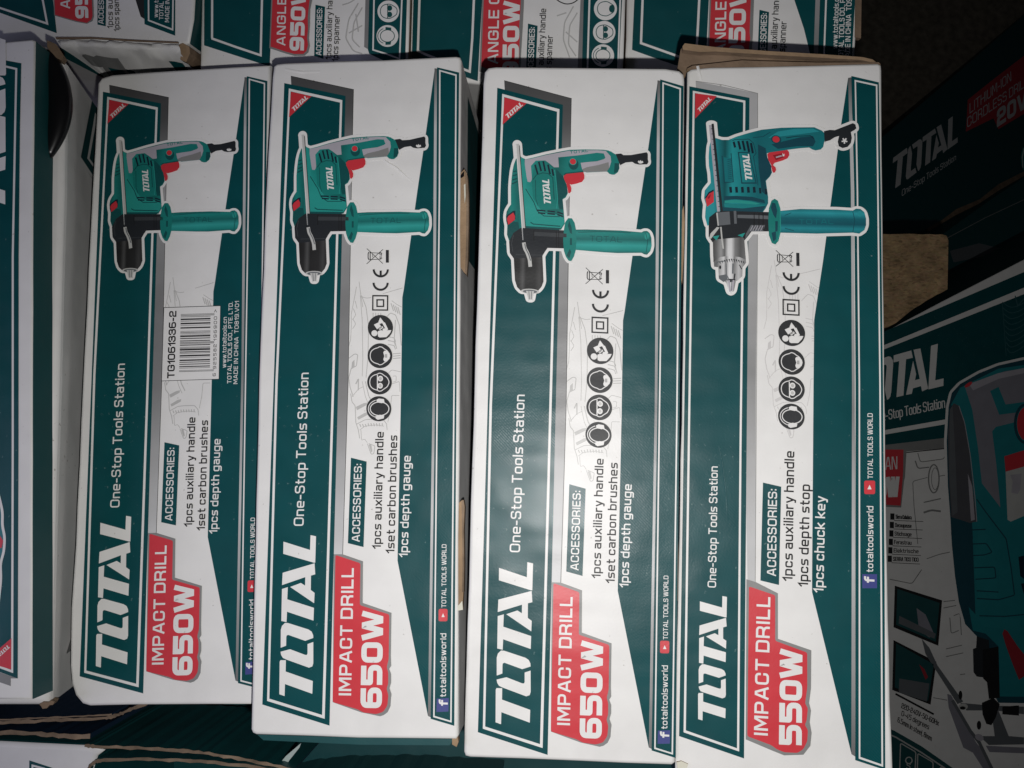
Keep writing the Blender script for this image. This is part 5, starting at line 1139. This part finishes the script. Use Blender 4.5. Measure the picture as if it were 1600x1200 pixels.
A.poly([(1500, 1098), (1545, 1102), (1600, 1104), (1600, 1116), (1556, 1110), (1510, 1110)], STEEL, 5.2); A.poly([(1560, 1110), (1576, 1150), (1600, 1152), (1600, 1163), (1545, 1164), (1530, 1150), (1554, 1150), (1550, 1120)], STEEL, 5.3); A.poly([(1566, 1104), (1592, 1102), (1592, 1118), (1566, 1116)], BLACKI, 6)
A.poly([(1534, 1098), (1552, 1090), (1562, 1100), (1556, 1120), (1549, 1133), (1541, 1131), (1535, 1116)], BLACKI, 7); A.disc((1505, 1104), 7, SILVER, 7, 5); A.disc((1504, 1106), 4.6, BLACKI, 7.4, 2.6); A.disc((1530, 1152), 7, LILAC, 7, 5, rot=.5)
A.disc((1500.5, 1086), 3, BLACKI, 7.2, 7); A.disc((1529.5, 1133), 3.4, BLACKI, 7.2, 7)
A.poly([(1540, 1165), (1600, 1168), (1600, 1177), (1546, 1175)], LJ, 5)
A.build('jigsaw_picture', o8); A = Art(f8)
for (x0, y0, x1, y1, x2, y2, x3, y3) in ((1398, 915, 1472, 938, 1466, 1009, 1396, 980), (1396, 1000, 1463, 1034, 1454, 1101, 1394, 1078)):
    A.poly([(x0, y0), (x1, y1), (x2, y2), (x3, y3)], BLACKI, 4); A.poly([(x0 + 4, y0 + 5), (x1 - 4, y1 + 4), (x2 - 4, y2 - 6), (x3 + 4, y3 - 4)], TSIDE, 5)
A.poly([(1432, 950), (1446, 960), (1460, 992), (1452, 996), (1436, 985)], LJ, 6); A.poly([(1405, 962), (1462, 990), (1460, 998), (1404, 974)], STEEL, 6.2); A.poly([(1436, 1038), (1444, 1045), (1450, 1058), (1446, 1062)], DR, 6); A.poly([(1405, 1060), (1452, 1068), (1448, 1096), (1404, 1082)], STEEL, 5.5)
A.stroke([(1399, 1084), (1459, 1116)], 3, BLACKI, 4)
A.text('-220-240V,50/60Hz', (1408, 1106), (1466, 1134), 7, BLACKI, 4, .15, up=(1.5, -8)) if '/' in G else A.text('220-240V-50-60Hz'.replace('z', 'x'), (1408, 1106), (1466, 1134), 7, BLACKI, 4, .15, up=(1.5, -8))
A.text('0-45 degrees', (1408, 1118), (1451, 1140), 7, BLACKI, 4, .14, up=(1.5, -8)); A.text('6.5mm in steel, 8mm', (1402, 1128), (1455, 1158), 7, BLACKI, 4, .14, up=(1.5, -8))
A.build('picture_frames', o8); A = Art(f8)
A.poly([(1300, 1100), (1398, 1142), (1440, 1166), (1510, 1215), (1510, 1260), (1300, 1260)], TSIDE, 2); A.stroke([(1300, 1108), (1400, 1152), (1440, 1176), (1500, 1216)], 2.2, GHOST, 3)
for x, y in ((1409, 1161), (1436, 1177), (1471, 1198)): A.stroke([(x - 2, y), (x + 22, y + 14), (x + 20, y + 60), (x - 4, y + 60)], 1.6, GHOST, 3.5, True, 3)
A.ring((1420, 1188), 5, 1.6, SILVER, 4); A.text('5', (1416, 1200), (1422, 1203), 9, SILVER, 4.3, .15, up=(1, -9))
A.build('icon_row', o8)

# cordless drill carton standing further down
nR = (UP + Vector((.40, .40, 0))).normalized()
f9 = flat_face((1500, 260), 1.62, None, nR)
o9 = thing('cordless_drill_carton', f9, 'dark green cordless drill carton in deep shadow at the upper right', 'tool box')
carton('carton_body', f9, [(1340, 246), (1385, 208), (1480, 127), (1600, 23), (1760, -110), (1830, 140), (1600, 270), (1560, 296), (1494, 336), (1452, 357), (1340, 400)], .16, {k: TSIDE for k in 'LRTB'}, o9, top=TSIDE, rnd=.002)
A = Art(f9)
A.logo((1397, 295.5), (1497, 222), (-2.5, -48), WHITE, 3); A.build('wordmark', o9); A = Art(f9)
A.text('One-Stop Tools Station', (1409, 307), (1493.5, 250), 10, WHITE, 3, .11, up=(.5, -10.5)); A.build('slogan', o9); A = Art(f9)
A.poly([(1512, 156), (1552, 124), (1600, 87), (1680, 30), (1680, 150), (1600, 178), (1560, 202), (1552, 185), (1509, 206)], RED, 3)
A.text('LITHIUM-ION', (1515, 178), (1580, 126), 15, WHITE, 4, .11, up=(0, -16)); A.text('CORDLESS DRILL', (1511, 200), (1606, 133), 15, WHITE, 4, .11, up=(0, -16)); A.text('20V', (1558, 199), (1604, 168), 26, WHITE, 4, .22, up=(0, -28)); A.build('voltage_badge', o9)
slab('torn_edge', f9, [(1448, 357), (1470, 345), (1494, 327), (1530, 312), (1560, 288), (1600, 268), (1620, 258), (1620, 264), (1600, 275), (1560, 298), (1530, 318), (1494, 336), (1470, 350), (1452, 361)], .001, -.004, BROWND, BROWND, o9)
A = Art(f9); A.disc((1600, 248), 5, TEALL, 3, 18); A.stroke([(1600, 232), (1597, 246), (1598, 262)], 1.6, WHITE, 4); A.build('tool_picture', o9)
# dark carton in between
f10 = flat_face((1520, 380), 1.75)
o10 = thing('dark_carton', f10, 'almost black carton in the gap between the cordless drill and jigsaw cartons', 'tool box')
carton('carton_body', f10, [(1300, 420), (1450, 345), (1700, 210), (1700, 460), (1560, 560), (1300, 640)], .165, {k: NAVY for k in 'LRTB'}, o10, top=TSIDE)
A = Art(f10)
A.poly([(1484, 392), (1530, 380), (1562, 388), (1540, 400), (1490, 410)], STEEL, 2); A.build('printed_patch', o10)
A = Art(f10); A.stroke([(1480, 372), (1540, 340), (1600, 312)], 1.2, GREYK, 2); A.build('printed_line', o10)
